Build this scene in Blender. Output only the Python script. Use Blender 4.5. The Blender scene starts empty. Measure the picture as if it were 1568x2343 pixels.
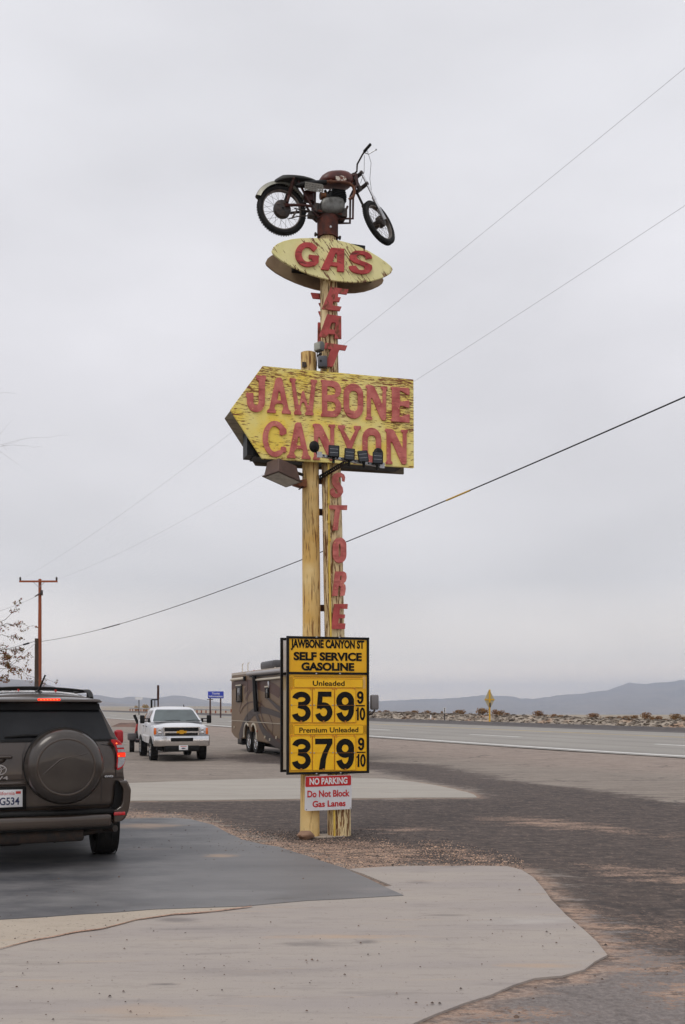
import bpy, bmesh, math, random
from mathutils import Vector, Matrix, noise
random.seed(7)
R = math.radians
C = bpy.context.scene.collection
SC = bpy.context.scene
# ------------------------------------------------------------------ camera, sky, sun, exposure
F, CU, HV, CAMZ = 2300.0, 784.0, 1612.0, 1.6      # photo calibration (picture 1568 wide): focal, centre column, horizon row, eye height
cam = bpy.data.cameras.new('camera'); camo = bpy.data.objects.new('camera', cam); C.objects.link(camo)
camo.location = (0, 0, CAMZ); camo.rotation_euler = (R(90), 0, 0)
cam.sensor_fit = 'HORIZONTAL'; cam.sensor_width = 36; cam.lens = 36 * F / 1568
cam.shift_y = (1612 - 1171.5) / 1568; cam.clip_start = .1; cam.clip_end = 60000
SC.camera = camo
SUN_EL, SUN_AZ = 52, 215
w = bpy.data.worlds.new('World'); SC.world = w; w.use_nodes = True
nt = w.node_tree; nt.nodes.clear()
out = nt.nodes.new('ShaderNodeOutputWorld'); bg = nt.nodes.new('ShaderNodeBackground'); bg2 = nt.nodes.new('ShaderNodeBackground'); add = nt.nodes.new('ShaderNodeAddShader')
sky = nt.nodes.new('ShaderNodeTexSky'); sky.sky_type = 'NISHITA'; sky.sun_disc = False
sky.sun_elevation = R(SUN_EL); sky.sun_rotation = R(SUN_AZ); sky.air_density = 1.0; sky.dust_density = 3
bg.inputs[1].default_value = 0.006                 # what little of the clear sky comes through the cloud deck
nt.links.new(sky.outputs[0], bg.inputs[0])
tc = nt.nodes.new('ShaderNodeTexCoord'); sep = nt.nodes.new('ShaderNodeSeparateXYZ'); nt.links.new(tc.outputs['Generated'], sep.inputs[0])
rp = nt.nodes.new('ShaderNodeValToRGB'); nt.links.new(sep.outputs[2], rp.inputs[0])
e = rp.color_ramp.elements; e[0].position = 0; e[0].color = (1.75, 1.4, 1.1, 1); e[1].position = 1; e[1].color = (.80, .79, .82, 1)
x = e.new(.045); x.color = (.94, .86, .79, 1); x = e.new(.12); x.color = (.69, .672, .68, 1); x = e.new(.3); x.color = (.755, .74, .765, 1); x = e.new(.5); x.color = (.78, .775, .805, 1)
mp = nt.nodes.new('ShaderNodeMapping'); mp.inputs['Scale'].default_value = (1, 1, 2.6); nt.links.new(tc.outputs['Generated'], mp.inputs[0])
nz = nt.nodes.new('ShaderNodeTexNoise'); nz.inputs['Scale'].default_value = 3.0; nz.inputs['Detail'].default_value = 5; nz.inputs['Roughness'].default_value = .45
nt.links.new(mp.outputs[0], nz.inputs[0])
mr = nt.nodes.new('ShaderNodeMapRange'); mr.inputs[1].default_value = .3; mr.inputs[2].default_value = .7; mr.inputs[3].default_value = .89; mr.inputs[4].default_value = 1.08
nt.links.new(nz.outputs[0], mr.inputs[0])
mx = nt.nodes.new('ShaderNodeVectorMath'); mx.operation = 'SCALE'; nt.links.new(rp.outputs[0], mx.inputs[0]); nt.links.new(mr.outputs[0], mx.inputs[3])
nt.links.new(mx.outputs[0], bg2.inputs[0]); bg2.inputs[1].default_value = 1.035
nt.links.new(bg.outputs[0], add.inputs[0]); nt.links.new(bg2.outputs[0], add.inputs[1]); nt.links.new(add.outputs[0], out.inputs[0])
sl = bpy.data.lights.new('sun', 'SUN'); sl.energy = .9; sl.angle = R(25); sl.color = (1, .96, .9)
so = bpy.data.objects.new('sun', sl); C.objects.link(so)
saz = R(SUN_AZ); sd = Vector((math.sin(saz) * math.cos(R(SUN_EL)), math.cos(saz) * math.cos(R(SUN_EL)), math.sin(R(SUN_EL))))
so.rotation_euler = sd.to_track_quat('Z', 'Y').to_euler(); so.location = (0, 0, 50)
SC.view_settings.view_transform = 'Standard'; SC.view_settings.look = 'None'; SC.view_settings.exposure = 0; SC.view_settings.gamma = 1
SC.cycles.volume_bounces = 1

# ------------------------------------------------------------------ helpers
def ss(t):
    t = max(0., min(1., t)); return t * t * (3 - 2 * t)
def lerp(a, b, t): return a + (b - a) * t
class MB:
    def __init__(s): s.v = []; s.f = []
    def add(s, vs, fs, M=None):
        n = len(s.v)
        s.v += [tuple(M @ Vector(p)) for p in vs] if M else [tuple(p) for p in vs]
        s.f += [tuple(i + n for i in f) for f in fs]; return s
    def box(s, c, d, M=None):
        x, y, z = c; a, b, h = d[0] / 2, d[1] / 2, d[2] / 2
        vs = [(x + i * a, y + j * b, z + k * h) for i in (-1, 1) for j in (-1, 1) for k in (-1, 1)]
        return s.add(vs, [(0, 1, 3, 2), (4, 6, 7, 5), (0, 4, 5, 1), (2, 3, 7, 6), (0, 2, 6, 4), (1, 5, 7, 3)], M)
    def rbox(s, c, d, r, M=None, seg=2, taper=None):
        bm = bmesh.new(); bmesh.ops.create_cube(bm, size=1)
        for v in bm.verts:
            t = 1
            if taper and v.co.z > 0: v.co.x *= taper[0]; v.co.y = v.co.y * taper[1] + (taper[2] if len(taper) > 2 else 0) / d[1]
            v.co = Vector((v.co.x * d[0], v.co.y * d[1], v.co.z * d[2]))
        bmesh.ops.bevel(bm, geom=bm.edges[:], offset=r, segments=seg, profile=.5, affect='EDGES')
        bm.verts.index_update(); vs = [tuple(v.co + Vector(c)) for v in bm.verts]; fs = [[v.index for v in f.verts] for f in bm.faces]; bm.free()
        return s.add(vs, fs, M)
    def tube(s, p0, p1, r0, r1=None, n=10, cap=True, M=None):
        return s.path([p0, p1], [r0, r0 if r1 is None else r1], n, cap, M)
    def path(s, pts, r, n=8, cap=True, M=None):
        pts = [Vector(p) for p in pts]; m = len(pts); rr = r if isinstance(r, (list, tuple)) else [r] * m
        vs = []; up = None
        for i, p in enumerate(pts):
            t = (pts[min(i + 1, m - 1)] - pts[max(i - 1, 0)]).normalized()
            if up is None: up = Vector((0, 0, 1)) if abs(t.z) < .9 else Vector((0, 1, 0))
            a = t.cross(up).normalized(); b = a.cross(t).normalized(); up = b
            vs += [tuple(p + (a * math.cos(2 * math.pi * k / n) + b * math.sin(2 * math.pi * k / n)) * rr[i]) for k in range(n)]
        fs = [(i * n + k, i * n + (k + 1) % n, (i + 1) * n + (k + 1) % n, (i + 1) * n + k) for i in range(m - 1) for k in range(n)]
        if cap: fs += [tuple(range(n))[::-1], tuple(range((m - 1) * n, m * n))]
        return s.add(vs, fs, M)
    def lathe(s, prof, c, ax, n=24, cap=True, M=None):
        ax = Vector(ax).normalized(); t = Vector((0, 0, 1)) if abs(ax.z) < .9 else Vector((1, 0, 0)); a = ax.cross(t).normalized(); b = ax.cross(a); c = Vector(c); vs = []
        for r, h in prof: vs += [tuple(c + ax * h + (a * math.cos(2 * math.pi * k / n) + b * math.sin(2 * math.pi * k / n)) * r) for k in range(n)]
        m = len(prof); fs = [(i * n + k, i * n + (k + 1) % n, (i + 1) * n + (k + 1) % n, (i + 1) * n + k) for i in range(m - 1) for k in range(n)]
        if cap: fs += [tuple(range(n))[::-1], tuple(range((m - 1) * n, m * n))]
        return s.add(vs, fs, M)
    def torus(s, c, ax, Rr, r, n=32, m=10, sy=1):
        prof = [(Rr + r * math.cos(2 * math.pi * k / m), sy * r * math.sin(2 * math.pi * k / m)) for k in range(m + 1)]
        return s.lathe(prof, c, ax, n, False)
    def ball(s, c, r, n=12, m=8, M=None):
        rx, ry, rz = r if isinstance(r, (tuple, list)) else (r, r, r); vs = [(c[0], c[1], c[2] - rz)]
        for i in range(1, m):
            a = math.pi * i / m
            vs += [(c[0] + rx * math.sin(a) * math.cos(2 * math.pi * k / n), c[1] + ry * math.sin(a) * math.sin(2 * math.pi * k / n), c[2] - rz * math.cos(a)) for k in range(n)]
        vs.append((c[0], c[1], c[2] + rz)); fs = [(0, 1 + (k + 1) % n, 1 + k) for k in range(n)]
        for i in range(m - 2): fs += [(1 + i * n + k, 1 + i * n + (k + 1) % n, 1 + (i + 1) * n + (k + 1) % n, 1 + (i + 1) * n + k) for k in range(n)]
        o = 1 + (m - 2) * n; fs += [(o + k, o + (k + 1) % n, len(vs) - 1) for k in range(n)]
        return s.add(vs, fs, M)
    def prism(s, poly, y0, y1, holes=(), M=None, bev=0):
        """poly in (x, z), extruded from y0 to y1; triangulated so holes and concave outlines work"""
        vs, fs = fill(poly, holes); n = len(vs)
        V = [(p[0], y0, p[1]) for p in vs] + [(p[0], y1, p[1]) for p in vs]; Fc = list(fs) + [tuple(i + n for i in f[::-1]) for f in fs]
        k = 0
        for loop in [poly] + list(holes):
            m = len(loop); Fc += [(k + i, k + (i + 1) % m, n + k + (i + 1) % m, n + k + i) for i in range(m)]; k += m
        return s.add(V, Fc, M)
    def build(s, name, m, parent=None, smooth=True, ang=35, loc=None):
        me = bpy.data.meshes.new(name); me.from_pydata(s.v, [], s.f)
        bm = bmesh.new(); bm.from_mesh(me); bmesh.ops.remove_doubles(bm, verts=bm.verts, dist=1e-5)
        try: bmesh.ops.recalc_face_normals(bm, faces=bm.faces)
        except Exception: pass
        if smooth:
            a = R(ang)
            for f in bm.faces: f.smooth = True
            for ed in bm.edges: ed.smooth = ed.is_manifold and ed.calc_face_angle(0) < a
        bm.to_mesh(me); bm.free()
        if m: me.materials.append(m)
        o = bpy.data.objects.new(name, me); C.objects.link(o)
        if parent: o.parent = parent
        if loc: o.location = loc
        return o
def fill(poly, holes=()):
    cu = bpy.data.curves.new('tmp', 'CURVE'); cu.dimensions = '2D'; cu.fill_mode = 'FRONT'
    from mathutils.geometry import tessellate_polygon
    loops = [[Vector((p[0], p[1], 0)) for p in poly]] + [[Vector((p[0], p[1], 0)) for p in h] for h in holes]
    bpy.data.curves.remove(cu)
    tri = tessellate_polygon(loops); vs = [p for l in [poly] + list(holes) for p in l]
    return vs, [tuple(t) for t in tri]
def arc(cx, cy, rx, ry, a0, a1, n=8):
    return [(cx + rx * math.cos(R(a0 + (a1 - a0) * i / n)), cy + ry * math.sin(R(a0 + (a1 - a0) * i / n))) for i in range(n + 1)]
def tag(o, label=None, cat=None, group=None, kind=None):
    if label: o['label'] = label
    if cat: o['category'] = cat
    if group: o['group'] = group
    if kind: o['kind'] = kind
    return o
def empty(name, loc, rz=0):
    o = bpy.data.objects.new(name, None); C.objects.link(o); o.location = loc; o.rotation_euler = (0, 0, R(rz)); o.empty_display_size = .2; return o
class Frame:
    """an upright local frame: x to the right along the face, y away from the viewer, z up; px() puts a picture point on its plane y=off"""
    def __init__(s, loc, yaw): s.l = loc; s.yaw = yaw; s.c = math.cos(R(yaw)); s.s = math.sin(R(yaw))
    def px(s, u, v, y=0.):
        cx, cy = s.l[0] - s.s * y, s.l[1] + s.c * y; k = (u - CU) / F
        a = (cy * k - cx) / (s.c - s.s * k); Y = cy + s.s * a
        return (a, CAMZ + (HV - v) / F * Y - s.l[2])
    def world(s, x, y, z): return (s.l[0] + s.c * x - s.s * y, s.l[1] + s.s * x + s.c * y, s.l[2] + z)
    def empty(s, name): return empty(name, s.l, s.yaw)
S_ = 2500 / 1568
def Z(x0, y0, k): return lambda x, y: ((x0 + x / k) / S_, (y0 + y / k) / S_)
def copy_tree(o, parent=None):
    c = o.copy(); C.objects.link(c)
    if parent: c.parent = parent
    for ch in o.children: copy_tree(ch, c)
    return c

# ------------------------------------------------------------------ materials
def srgb(r, g, b):
    f = lambda c: (c / 12.92 if c <= .04045 else ((c + .055) / 1.055) ** 2.4)
    return tuple(f(c / 255) for c in (r, g, b))
class N:
    def __init__(s, name):
        s.m = bpy.data.materials.new(name); s.m.use_nodes = True; s.t = s.m.node_tree; s.p = s.t.nodes['Principled BSDF']
        s.tc = s.t.nodes.new('ShaderNodeTexCoord')
    def n(s, ty, **kw):
        x = s.t.nodes.new(ty)
        for k, v in kw.items(): setattr(x, k, v)
        return x
    def l(s, a, b): s.t.links.new(a, b)
    def noise(s, scale, detail=4, rough=.55, stretch=None, dist=0, coord='Object'):
        x = s.n('ShaderNodeTexNoise'); x.inputs['Scale'].default_value = scale; x.inputs['Detail'].default_value = detail; x.inputs['Roughness'].default_value = rough; x.inputs['Distortion'].default_value = dist
        m = s.n('ShaderNodeMapping'); s.l(s.tc.outputs[coord], m.inputs[0])
        if stretch: m.inputs['Scale'].default_value = stretch[:3]; 
        if stretch and len(stretch) > 3:
            m0 = s.n('ShaderNodeMapping'); m0.inputs['Rotation'].default_value = (0, R(stretch[3]), 0); s.l(s.tc.outputs[coord], m0.inputs[0]); s.l(m0.outputs[0], m.inputs[0])
        s.l(m.outputs[0], x.inputs[0]); return x.outputs[0]
    def ramp(s, src, lo, hi, a=0., b=1.):
        x = s.n('ShaderNodeMapRange'); x.inputs[1].default_value = lo; x.inputs[2].default_value = hi; x.inputs[3].default_value = a; x.inputs[4].default_value = b
        s.l(src, x.inputs[0]); return x.outputs[0]
    def math(s, op, a, b):
        x = s.n('ShaderNodeMath', operation=op)
        for i, q in enumerate((a, b)):
            if isinstance(q, (int, float)): x.inputs[i].default_value = q
            else: s.l(q, x.inputs[i])
        return x.outputs[0]
    def mix(s, f, a, b):
        x = s.n('ShaderNodeMix', data_type='RGBA')
        if isinstance(f, (int, float)): x.inputs[0].default_value = f
        else: s.l(f, x.inputs[0])
        for q, i in ((a, 6), (b, 7)):
            if isinstance(q, tuple): x.inputs[i].default_value = (*q[:3], 1)
            else: s.l(q, x.inputs[i])
        return x.outputs[2]
    def bump(s, h, strength=.3, dist=.01):
        b = s.n('ShaderNodeBump'); b.inputs['Strength'].default_value = strength; b.inputs['Distance'].default_value = dist
        s.l(h, b.inputs['Height']); s.l(b.outputs[0], s.p.inputs['Normal'])
    def done(s, col, rough=.7, metal=0, coat=0):
        if isinstance(col, tuple) or s.m.name.startswith(('black', 'dark_tinted', 'coach')): s.p.inputs['Specular IOR Level'].default_value = .22
        if isinstance(col, tuple): s.p.inputs['Base Color'].default_value = (*col[:3], 1)
        else: s.l(col, s.p.inputs['Base Color'])
        if isinstance(rough, (int, float)): s.p.inputs['Roughness'].default_value = rough
        else: s.l(rough, s.p.inputs['Roughness'])
        s.p.inputs['Metallic'].default_value = metal
        if coat: s.p.inputs['Coat Weight'].default_value = coat; s.p.inputs['Coat Roughness'].default_value = .04
        return s.m
def mat(name, c, rough=.6, metal=0, c2=None, sc=8, amt=.5, bump=0, coat=0, lo=.4, hi=.65, stretch=None):
    m = N(name); c2 = c2 or tuple(v * .8 for v in c)
    f = m.ramp(m.noise(sc, 5, .6, stretch), lo, hi, 0, amt); col = m.mix(f, c, c2)
    if bump: m.bump(m.noise(sc * 3, 4, .6, stretch), bump, .01)
    return m.done(col, rough, metal, coat)
def flake(name, paint, paint2, wood, wood2, stretch, thr, width=.04, big=2.2, bigamt=.35, rough=.75, nail=False, top=None):
    m = N(name)
    n1 = m.noise(1, 6, .62, stretch, .3); n2 = m.noise(big, 3, .5); 
    v = m.math('ADD', n1, m.math('MULTIPLY', m.math('SUBTRACT', n2, .5), bigamt))
    if top:
        sx = m.n('ShaderNodeSeparateXYZ'); m.l(m.tc.outputs['Object'], sx.inputs[0])
        v = m.math('ADD', v, m.ramp(sx.outputs[2], top[0], top[1], 0, top[2]))
    f = m.ramp(v, thr, thr + width)
    pc = m.mix(m.ramp(m.noise(big * 1.7, 3), .35, .65), paint, paint2)
    wc = m.mix(m.ramp(m.noise(1.3, 3, .6, tuple(q * 1.7 for q in stretch[:3]) + tuple(stretch[3:])), .35, .65), wood, wood2)
    col = m.mix(f, pc, wc)
    if nail:
        vo = m.n('ShaderNodeTexVoronoi'); vo.inputs['Scale'].default_value = 16; m.l(m.tc.outputs['Object'], vo.inputs[0])
        col = m.mix(m.ramp(vo.outputs['Distance'], .13, .09), col, srgb(215, 165, 110))
    m.bump(m.ramp(v, thr - .02, thr + width + .02, 1, 0), .5, .006)
    return m.done(col, rough)
rust = mat('rusty_brown', srgb(78, 40, 28), .75, .2, srgb(44, 26, 22), 14, .9, .2)
black_paint = mat('black_painted_metal', (.005, .005, .0055), .5, 0, (.016, .015, .014), 6, .5)
rubber = mat('black_rubber', (.014, .014, .014), .8, 0, (.03, .028, .026), 9, .7, .1)
chrome = mat('chrome', (.75, .75, .76), .12, 1, (.55, .55, .55), 5, .5)
steel = mat('galvanized_steel', (.45, .46, .47), .4, .9, (.3, .3, .3), 20, .6)
dark_metal = mat('dark_grimy_metal', (.05, .045, .042), .55, .6, (.09, .06, .045), 16, .8, .15)
white_plastic = mat('white_paint', (.75, .75, .76), .4)
lens_clear = mat('clear_lens', (.55, .55, .57), .1, .3, (.3, .3, .32), 60, .8, coat=1)
amber = mat('amber_lens', srgb(225, 110, 20), .15, 0, srgb(180, 70, 10), 50, .6, coat=1)
redlens = mat('red_lens', srgb(200, 14, 24), .15, 0, srgb(150, 6, 16), 40, .7, coat=1)
def emit(name, c, s):
    m = N(name); m.p.inputs['Emission Color'].default_value = (*c, 1); m.p.inputs['Emission Strength'].default_value = s
    return m.done(c, .3)
led = emit('lit_red_lamp', (1, .03, .01), 1.1)
led_hot = emit('lit_red_lamp_core', (1, .2, .04), 2.2)

# ------------------------------------------------------------------ terrain
PHI = math.atan(-1014 / F); RU = (math.sin(PHI), math.cos(PHI)); RN = (math.cos(PHI), -math.sin(PHI))   # road direction and its normal
def road(D, s): return (RN[0] * D + RU[0] * s, RN[1] * D + RU[1] * s)
def g(X, Y):
    z = -.45 * ss((Y - 14) / 23) - .05 * ss((Y - 37) / 10)
    z += .0012 * (max(80, min(370, Y)) - 80)
    if Y > 150:
        k = X / Y; z -= lerp(.0012, .0100, ss((k + .12) / .25)) * (min(Y, 6000) - 150)
    return z
def gpx(u, v):
    Y = 2300 * 1.6 / (v - HV)
    for _ in range(30): Y = .5 * Y + .5 * F * (CAMZ - g((u - CU) / F * Y, Y)) / (v - HV)
    return ((u - CU) / F * Y, Y)
DARK = [(270, 1832), (700, 1829), (1098, 1827), (1060, 1806), (960, 1786), (850, 1762), (1000, 1766), (1200, 1790), (1400, 1812), (1568, 1838), (1900, 1900), (2000, 2330), (1700, 2260), (1568, 2215), (1440, 2175), (1345, 2130), (1240, 2010), (1190, 1990), (800, 1985), (700, 1958), (560, 1912), (430, 1868), (270, 1860)]
DARK2 = [(847, 1742), (1010, 1750), (1160, 1778), (1080, 1790), (960, 1770), (840, 1762), (560, 1745), (480, 1735), (560, 1725), (760, 1728)]
SAND = [[(430, 1872), (560, 1905), (690, 1922), (830, 1925), (960, 1938), (1010, 1952), (960, 1975), (870, 1988), (800, 1988), (700, 1962), (560, 1927), (480, 1893)],
        [(270, 1856), (430, 1862), (470, 1878), (400, 1880), (270, 1872)],
        [(980, 1930), (1080, 1955), (1170, 1975), (1120, 1986), (1060, 1965), (980, 1945)],
        [(1390, 2150), (1480, 2170), (1568, 2195), (1650, 2230), (1568, 2235), (1450, 2225), (1400, 2190)],
        [(1450, 2262), (1510, 2250), (1640, 2255), (1640, 2300), (1520, 2292)],
        [(1080, 2300), (1200, 2290), (1260, 2310), (1180, 2360), (1060, 2370)],
        [(1090, 1872), (1200, 1868), (1400, 1890), (1560, 1920), (1400, 1905), (1200, 1890)],
        [(1320, 1975), (1568, 1998), (1700, 2020), (1568, 2025), (1400, 2000)],
        [(830, 1896), (980, 1893), (1000, 1901), (840, 1904)],
        [(1230, 2080), (1300, 2085), (1420, 2110), (1568, 2120), (1568, 2150), (1400, 2130), (1300, 2120)]]
PAD = [(800, 1991), (880, 1986), (1000, 1984), (1100, 1984), (1160, 1985), (1195, 1993), (1222, 2010), (1240, 2032), (1268, 2062), (1300, 2096), (1335, 2130), (1365, 2158), (1392, 2190), (1360, 2205), (1335, 2222), (1290, 2238), (1230, 2244), (1180, 2258), (1120, 2280), (1060, 2300), (1000, 2326), (940, 2352), (800, 2420), (300, 2560), (-500, 2560), (-700, 2150), (-100, 2112), (0, 2106), (350, 2080), (560, 2060), (780, 2045), (900, 2030)]
SLAB = [(925, 2053), (860, 2024), (790, 1990), (700, 1961), (640, 1941), (600, 1935), (555, 1924), (520, 1909), (485, 1890), (440, 1878), (400, 1874), (300, 1876), (100, 1880), (-300, 1890), (-700, 2140), (-100, 2118), (0, 2110), (180, 2098), (350, 2086), (560, 2078), (700, 2066), (860, 2057)]
STRIP = [(-900, 1872), (-300, 1850), (290, 1834), (500, 1832), (700, 1829), (900, 1827), (1090, 1826), (1078, 1817), (1050, 1809), (1000, 1799), (950, 1790), (880, 1783), (800, 1781), (650, 1782), (480, 1786), (300, 1793), (-300, 1808), (-900, 1818)]
def poly_w(P): return [gpx(*p) for p in P]
def sdf(P, x, y):
    d = 1e9; ins = False; n = len(P)
    for i in range(n):
        ax, ay = P[i]; bx, by = P[(i + 1) % n]; ex, ey = bx - ax, by - ay; wx, wy = x - ax, y - ay
        t = max(0, min(1, (wx * ex + wy * ey) / (ex * ex + ey * ey + 1e-12))); dx, dy = wx - ex * t, wy - ey * t; d = min(d, dx * dx + dy * dy)
        if (ay > y) != (by > y) and x < (bx - ax) * (y - ay) / (by - ay) + ax: ins = not ins
    d = math.sqrt(d); return d if ins else -d
darkW, dark2W, sandW = poly_w(DARK), poly_w(DARK2), [poly_w(p) for p in SAND]
rings = [0.6]
while rings[-1] < 14000: rings.append(rings[-1] * (1.012 if rings[-1] < 60 else 1.03) + .005)
angs = [-34 + .3 * i for i in range(int(68 / .3) + 1)] + [36 + 4 * i for i in range(73)]
gv, gf, A_d, A_s, A_p = [], [], [], [], []
PADG = [poly_w(p) for p in (PAD, SLAB, STRIP)]
na = len(angs)
for r in rings:
    for a in angs:
        X, Y = r * math.sin(R(a)), r * math.cos(R(a)); gv.append((X, Y, g(X, Y)))
        if 4 < Y < 60 and abs(X) < 30:
            d = sdf(darkW, X, Y); d2 = sdf(dark2W, X, Y) * .5; A_d.append(max(d, d2)); A_s.append(max(sdf(p, X, Y) for p in sandW)); A_p.append(max(sdf(p, X, Y) for p in PADG))
        else: A_d.append(-5); A_s.append(-5); A_p.append(-5)
for i in range(len(rings) - 1):
    gf += [(i * na + k, i * na + (k + 1) % na, (i + 1) * na + (k + 1) % na, (i + 1) * na + k) for k in range(na)]
gf.append(tuple(range(na)))
me = bpy.data.meshes.new('desert_ground'); me.from_pydata(gv, [], gf); me.update()
for nm, A in (('d_dark', A_d), ('d_sand', A_s), ('d_pad', A_p)):
    at = me.attributes.new(nm, 'FLOAT', 'POINT'); at.data.foreach_set('value', A)
m = N('ground'); co = 'Object'
def attr(nm): x = m.n('ShaderNodeAttribute', attribute_name=nm); return x.outputs['Fac']
sepp = m.n('ShaderNodeSeparateXYZ'); m.l(m.tc.outputs['Object'], sepp.inputs[0])
Dn = m.math('ADD', m.math('MULTIPLY', sepp.outputs[0], RN[0]), m.math('MULTIPLY', sepp.outputs[1], RN[1]))
streak = m.noise(.9, 5, .65, (.35, 1.6, 1)); fine = m.noise(26, 4, .75); med = m.noise(3.5, 8, .72, (.5, 1.3, 1)); grit = m.noise(9, 6, .8, (.5, 1, 1)); bigN = m.noise(.25, 4, .6, (.5, 1.4, 1))
base = m.mix(m.ramp(streak, .3, .7), srgb(150, 139, 127), srgb(124, 113, 104)); base = m.mix(m.ramp(med, .48, .60, 0, .55), base, srgb(104, 93, 86)); base = m.mix(m.ramp(grit, .54, .66, 0, .6), base, srgb(172, 158, 142))
base = m.mix(m.ramp(m.math('ADD', Dn, m.math('MULTIPLY', m.math('SUBTRACT', bigN, .5), 8)), 17, 22), base, m.mix(m.ramp(med, .4, .6), srgb(156, 141, 129), srgb(132, 117, 107)))
far_c = m.mix(m.ramp(m.noise(.05, 5, .6), .35, .65), srgb(165, 148, 128), srgb(140, 132, 116))
base = m.mix(m.ramp(Dn, 58, 70), base, far_c)
nearg = m.mix(m.ramp(fine, .35, .65), srgb(137, 128, 123), srgb(102, 95, 92))
nearf = m.n('ShaderNodeMapRange'); m.l(sepp.outputs[1], nearf.inputs[0]); nearf.inputs[1].default_value = 10; nearf.inputs[2].default_value = 7.2
base = m.mix(nearf.outputs[0], base, nearg)
edge = m.math('ADD', attr('d_dark'), m.math('ADD', m.math('MULTIPLY', m.math('SUBTRACT', med, .5), 2.6), m.math('MULTIPLY', m.math('SUBTRACT', grit, .5), 2.0)))
darkc = m.mix(m.ramp(med, .35, .65), srgb(66, 56, 51), srgb(92, 79, 72)); darkc = m.mix(m.ramp(grit, .40, .50, .8, 0), darkc, srgb(44, 39, 38)); darkc = m.mix(m.ramp(grit, .56, .66, 0, .55), darkc, srgb(128, 114, 104)); darkc = m.mix(m.ramp(fine, .62, .72, 0, .7), darkc, srgb(140, 122, 106))
speck = m.noise(13, 5, .8, (1, .5, 1)); darkc = m.mix(m.ramp(speck, .55, .63, 0, .6), darkc, srgb(126, 108, 97)); darkc = m.mix(m.ramp(speck, .37, .45, .7, 0), darkc, srgb(40, 36, 35))
base = m.mix(m.ramp(speck, .36, .45, .45, 0), base, srgb(86, 76, 70)); base = m.mix(m.ramp(edge, -.12, .2), base, darkc)
sedge = m.math('ADD', attr('d_sand'), m.math('ADD', m.math('MULTIPLY', m.math('SUBTRACT', med, .56), 2.6), m.math('MULTIPLY', m.math('SUBTRACT', fine, .5), 2.4)))
sandc = m.mix(m.ramp(fine, .4, .6), srgb(188, 160, 138), srgb(150, 122, 104)); sandc = m.mix(m.ramp(grit, .50, .56, 0, .85), sandc, srgb(92, 78, 70))
base = m.mix(m.ramp(sedge, -.15, .15, 0, .85), base, sandc)
pb_ = m.math('ADD', attr('d_pad'), m.math('MULTIPLY', m.math('SUBTRACT', med, .5), .5))
base = m.mix(m.ramp(pb_, -.22, -.02, 0, .75), base, sandc); base = m.mix(m.ramp(attr('d_pad'), -.04, -.0, 0, .4), base, srgb(58, 50, 46))
vo_ = m.n('ShaderNodeTexVoronoi'); vo_.feature = 'DISTANCE_TO_EDGE'; vo_.inputs['Scale'].default_value = .45
vm_ = m.n('ShaderNodeVectorMath'); vm_.operation = 'ADD'; vn_ = m.n('ShaderNodeTexNoise'); vn_.inputs['Scale'].default_value = 1.2; vn_.inputs['Detail'].default_value = 5; m.l(m.tc.outputs['Object'], vn_.inputs[0]); m.l(m.tc.outputs['Object'], vm_.inputs[0]); m.l(vn_.outputs['Color'], vm_.inputs[1]); m.l(vm_.outputs[0], vo_.inputs['Vector'])
base = m.mix(m.math('MULTIPLY', m.ramp(vo_.outputs['Distance'], .022, .006, 0, .6), m.ramp(bigN, .45, .6)), base, srgb(52, 46, 44))
base = m.mix(m.ramp(m.noise(130, 2, .5), .6, .72, 0, .45), base, srgb(70, 62, 58))
m.bump(m.math('ADD', fine, m.math('MULTIPLY', med, 1.5)), .55, .012)
me.materials.append(m.done(base, .92)); me.polygons.foreach_set('use_smooth', [True] * len(me.polygons))
ground = bpy.data.objects.new('ground', me); C.objects.link(ground); tag(ground, kind='structure')

def ragged(P, jit=.03, step=.25):
    o = []
    for i in range(len(P)):
        a, b = P[i], P[(i + 1) % len(P)]; L = math.hypot(b[0] - a[0], b[1] - a[1]); n = max(1, min(60, int(L / step)))
        for k in range(n):
            x, y = lerp(a[0], b[0], k / n), lerp(a[1], b[1], k / n)
            q = noise.noise_vector(Vector((x * 1.7, y * 1.7, 3))) * jit * 1.6 + noise.noise_vector(Vector((x * 6, y * 6, 1))) * jit
            o.append((x + q[0], y + q[1]))
    return o
def sheet(name, P, h, m, under=.04, jit=.03):
    P = ragged(P, jit); vs, fs = fill(P); n = len(P)
    b = MB(); b.add([(x, y, g(x, y) + h) for x, y in P] + [(x * 1, y, g(x, y) - under) for x, y in P], fs + [(i, (i + 1) % n, n + (i + 1) % n, n + i) for i in range(n)])
    return tag(b.build(name, m, smooth=False), kind='structure')
def stains(m, col, L_):
    sp = m.n('ShaderNodeSeparateXYZ'); m.l(m.tc.outputs['Object'], sp.inputs[0]); nz_ = m.noise(3.5, 6, .75, (.5, 1.6, 1))
    for u, v, wu, dv, c, amt in L_:
        X, Y = gpx(u, v); a = wu / F * Y; b_ = abs(gpx(u, v - dv)[1] - Y)
        dx = m.math('DIVIDE', m.math('SUBTRACT', sp.outputs[0], X), a); dy = m.math('DIVIDE', m.math('SUBTRACT', sp.outputs[1], Y), b_)
        r = m.math('ADD', m.math('SQRT', m.math('ADD', m.math('MULTIPLY', dx, dx), m.math('MULTIPLY', dy, dy)), 0), m.math('MULTIPLY', m.math('SUBTRACT', nz_, .5), 2.4)); col = m.mix(m.ramp(r, .9, .2, 0, amt), col, c)
    return col
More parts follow.
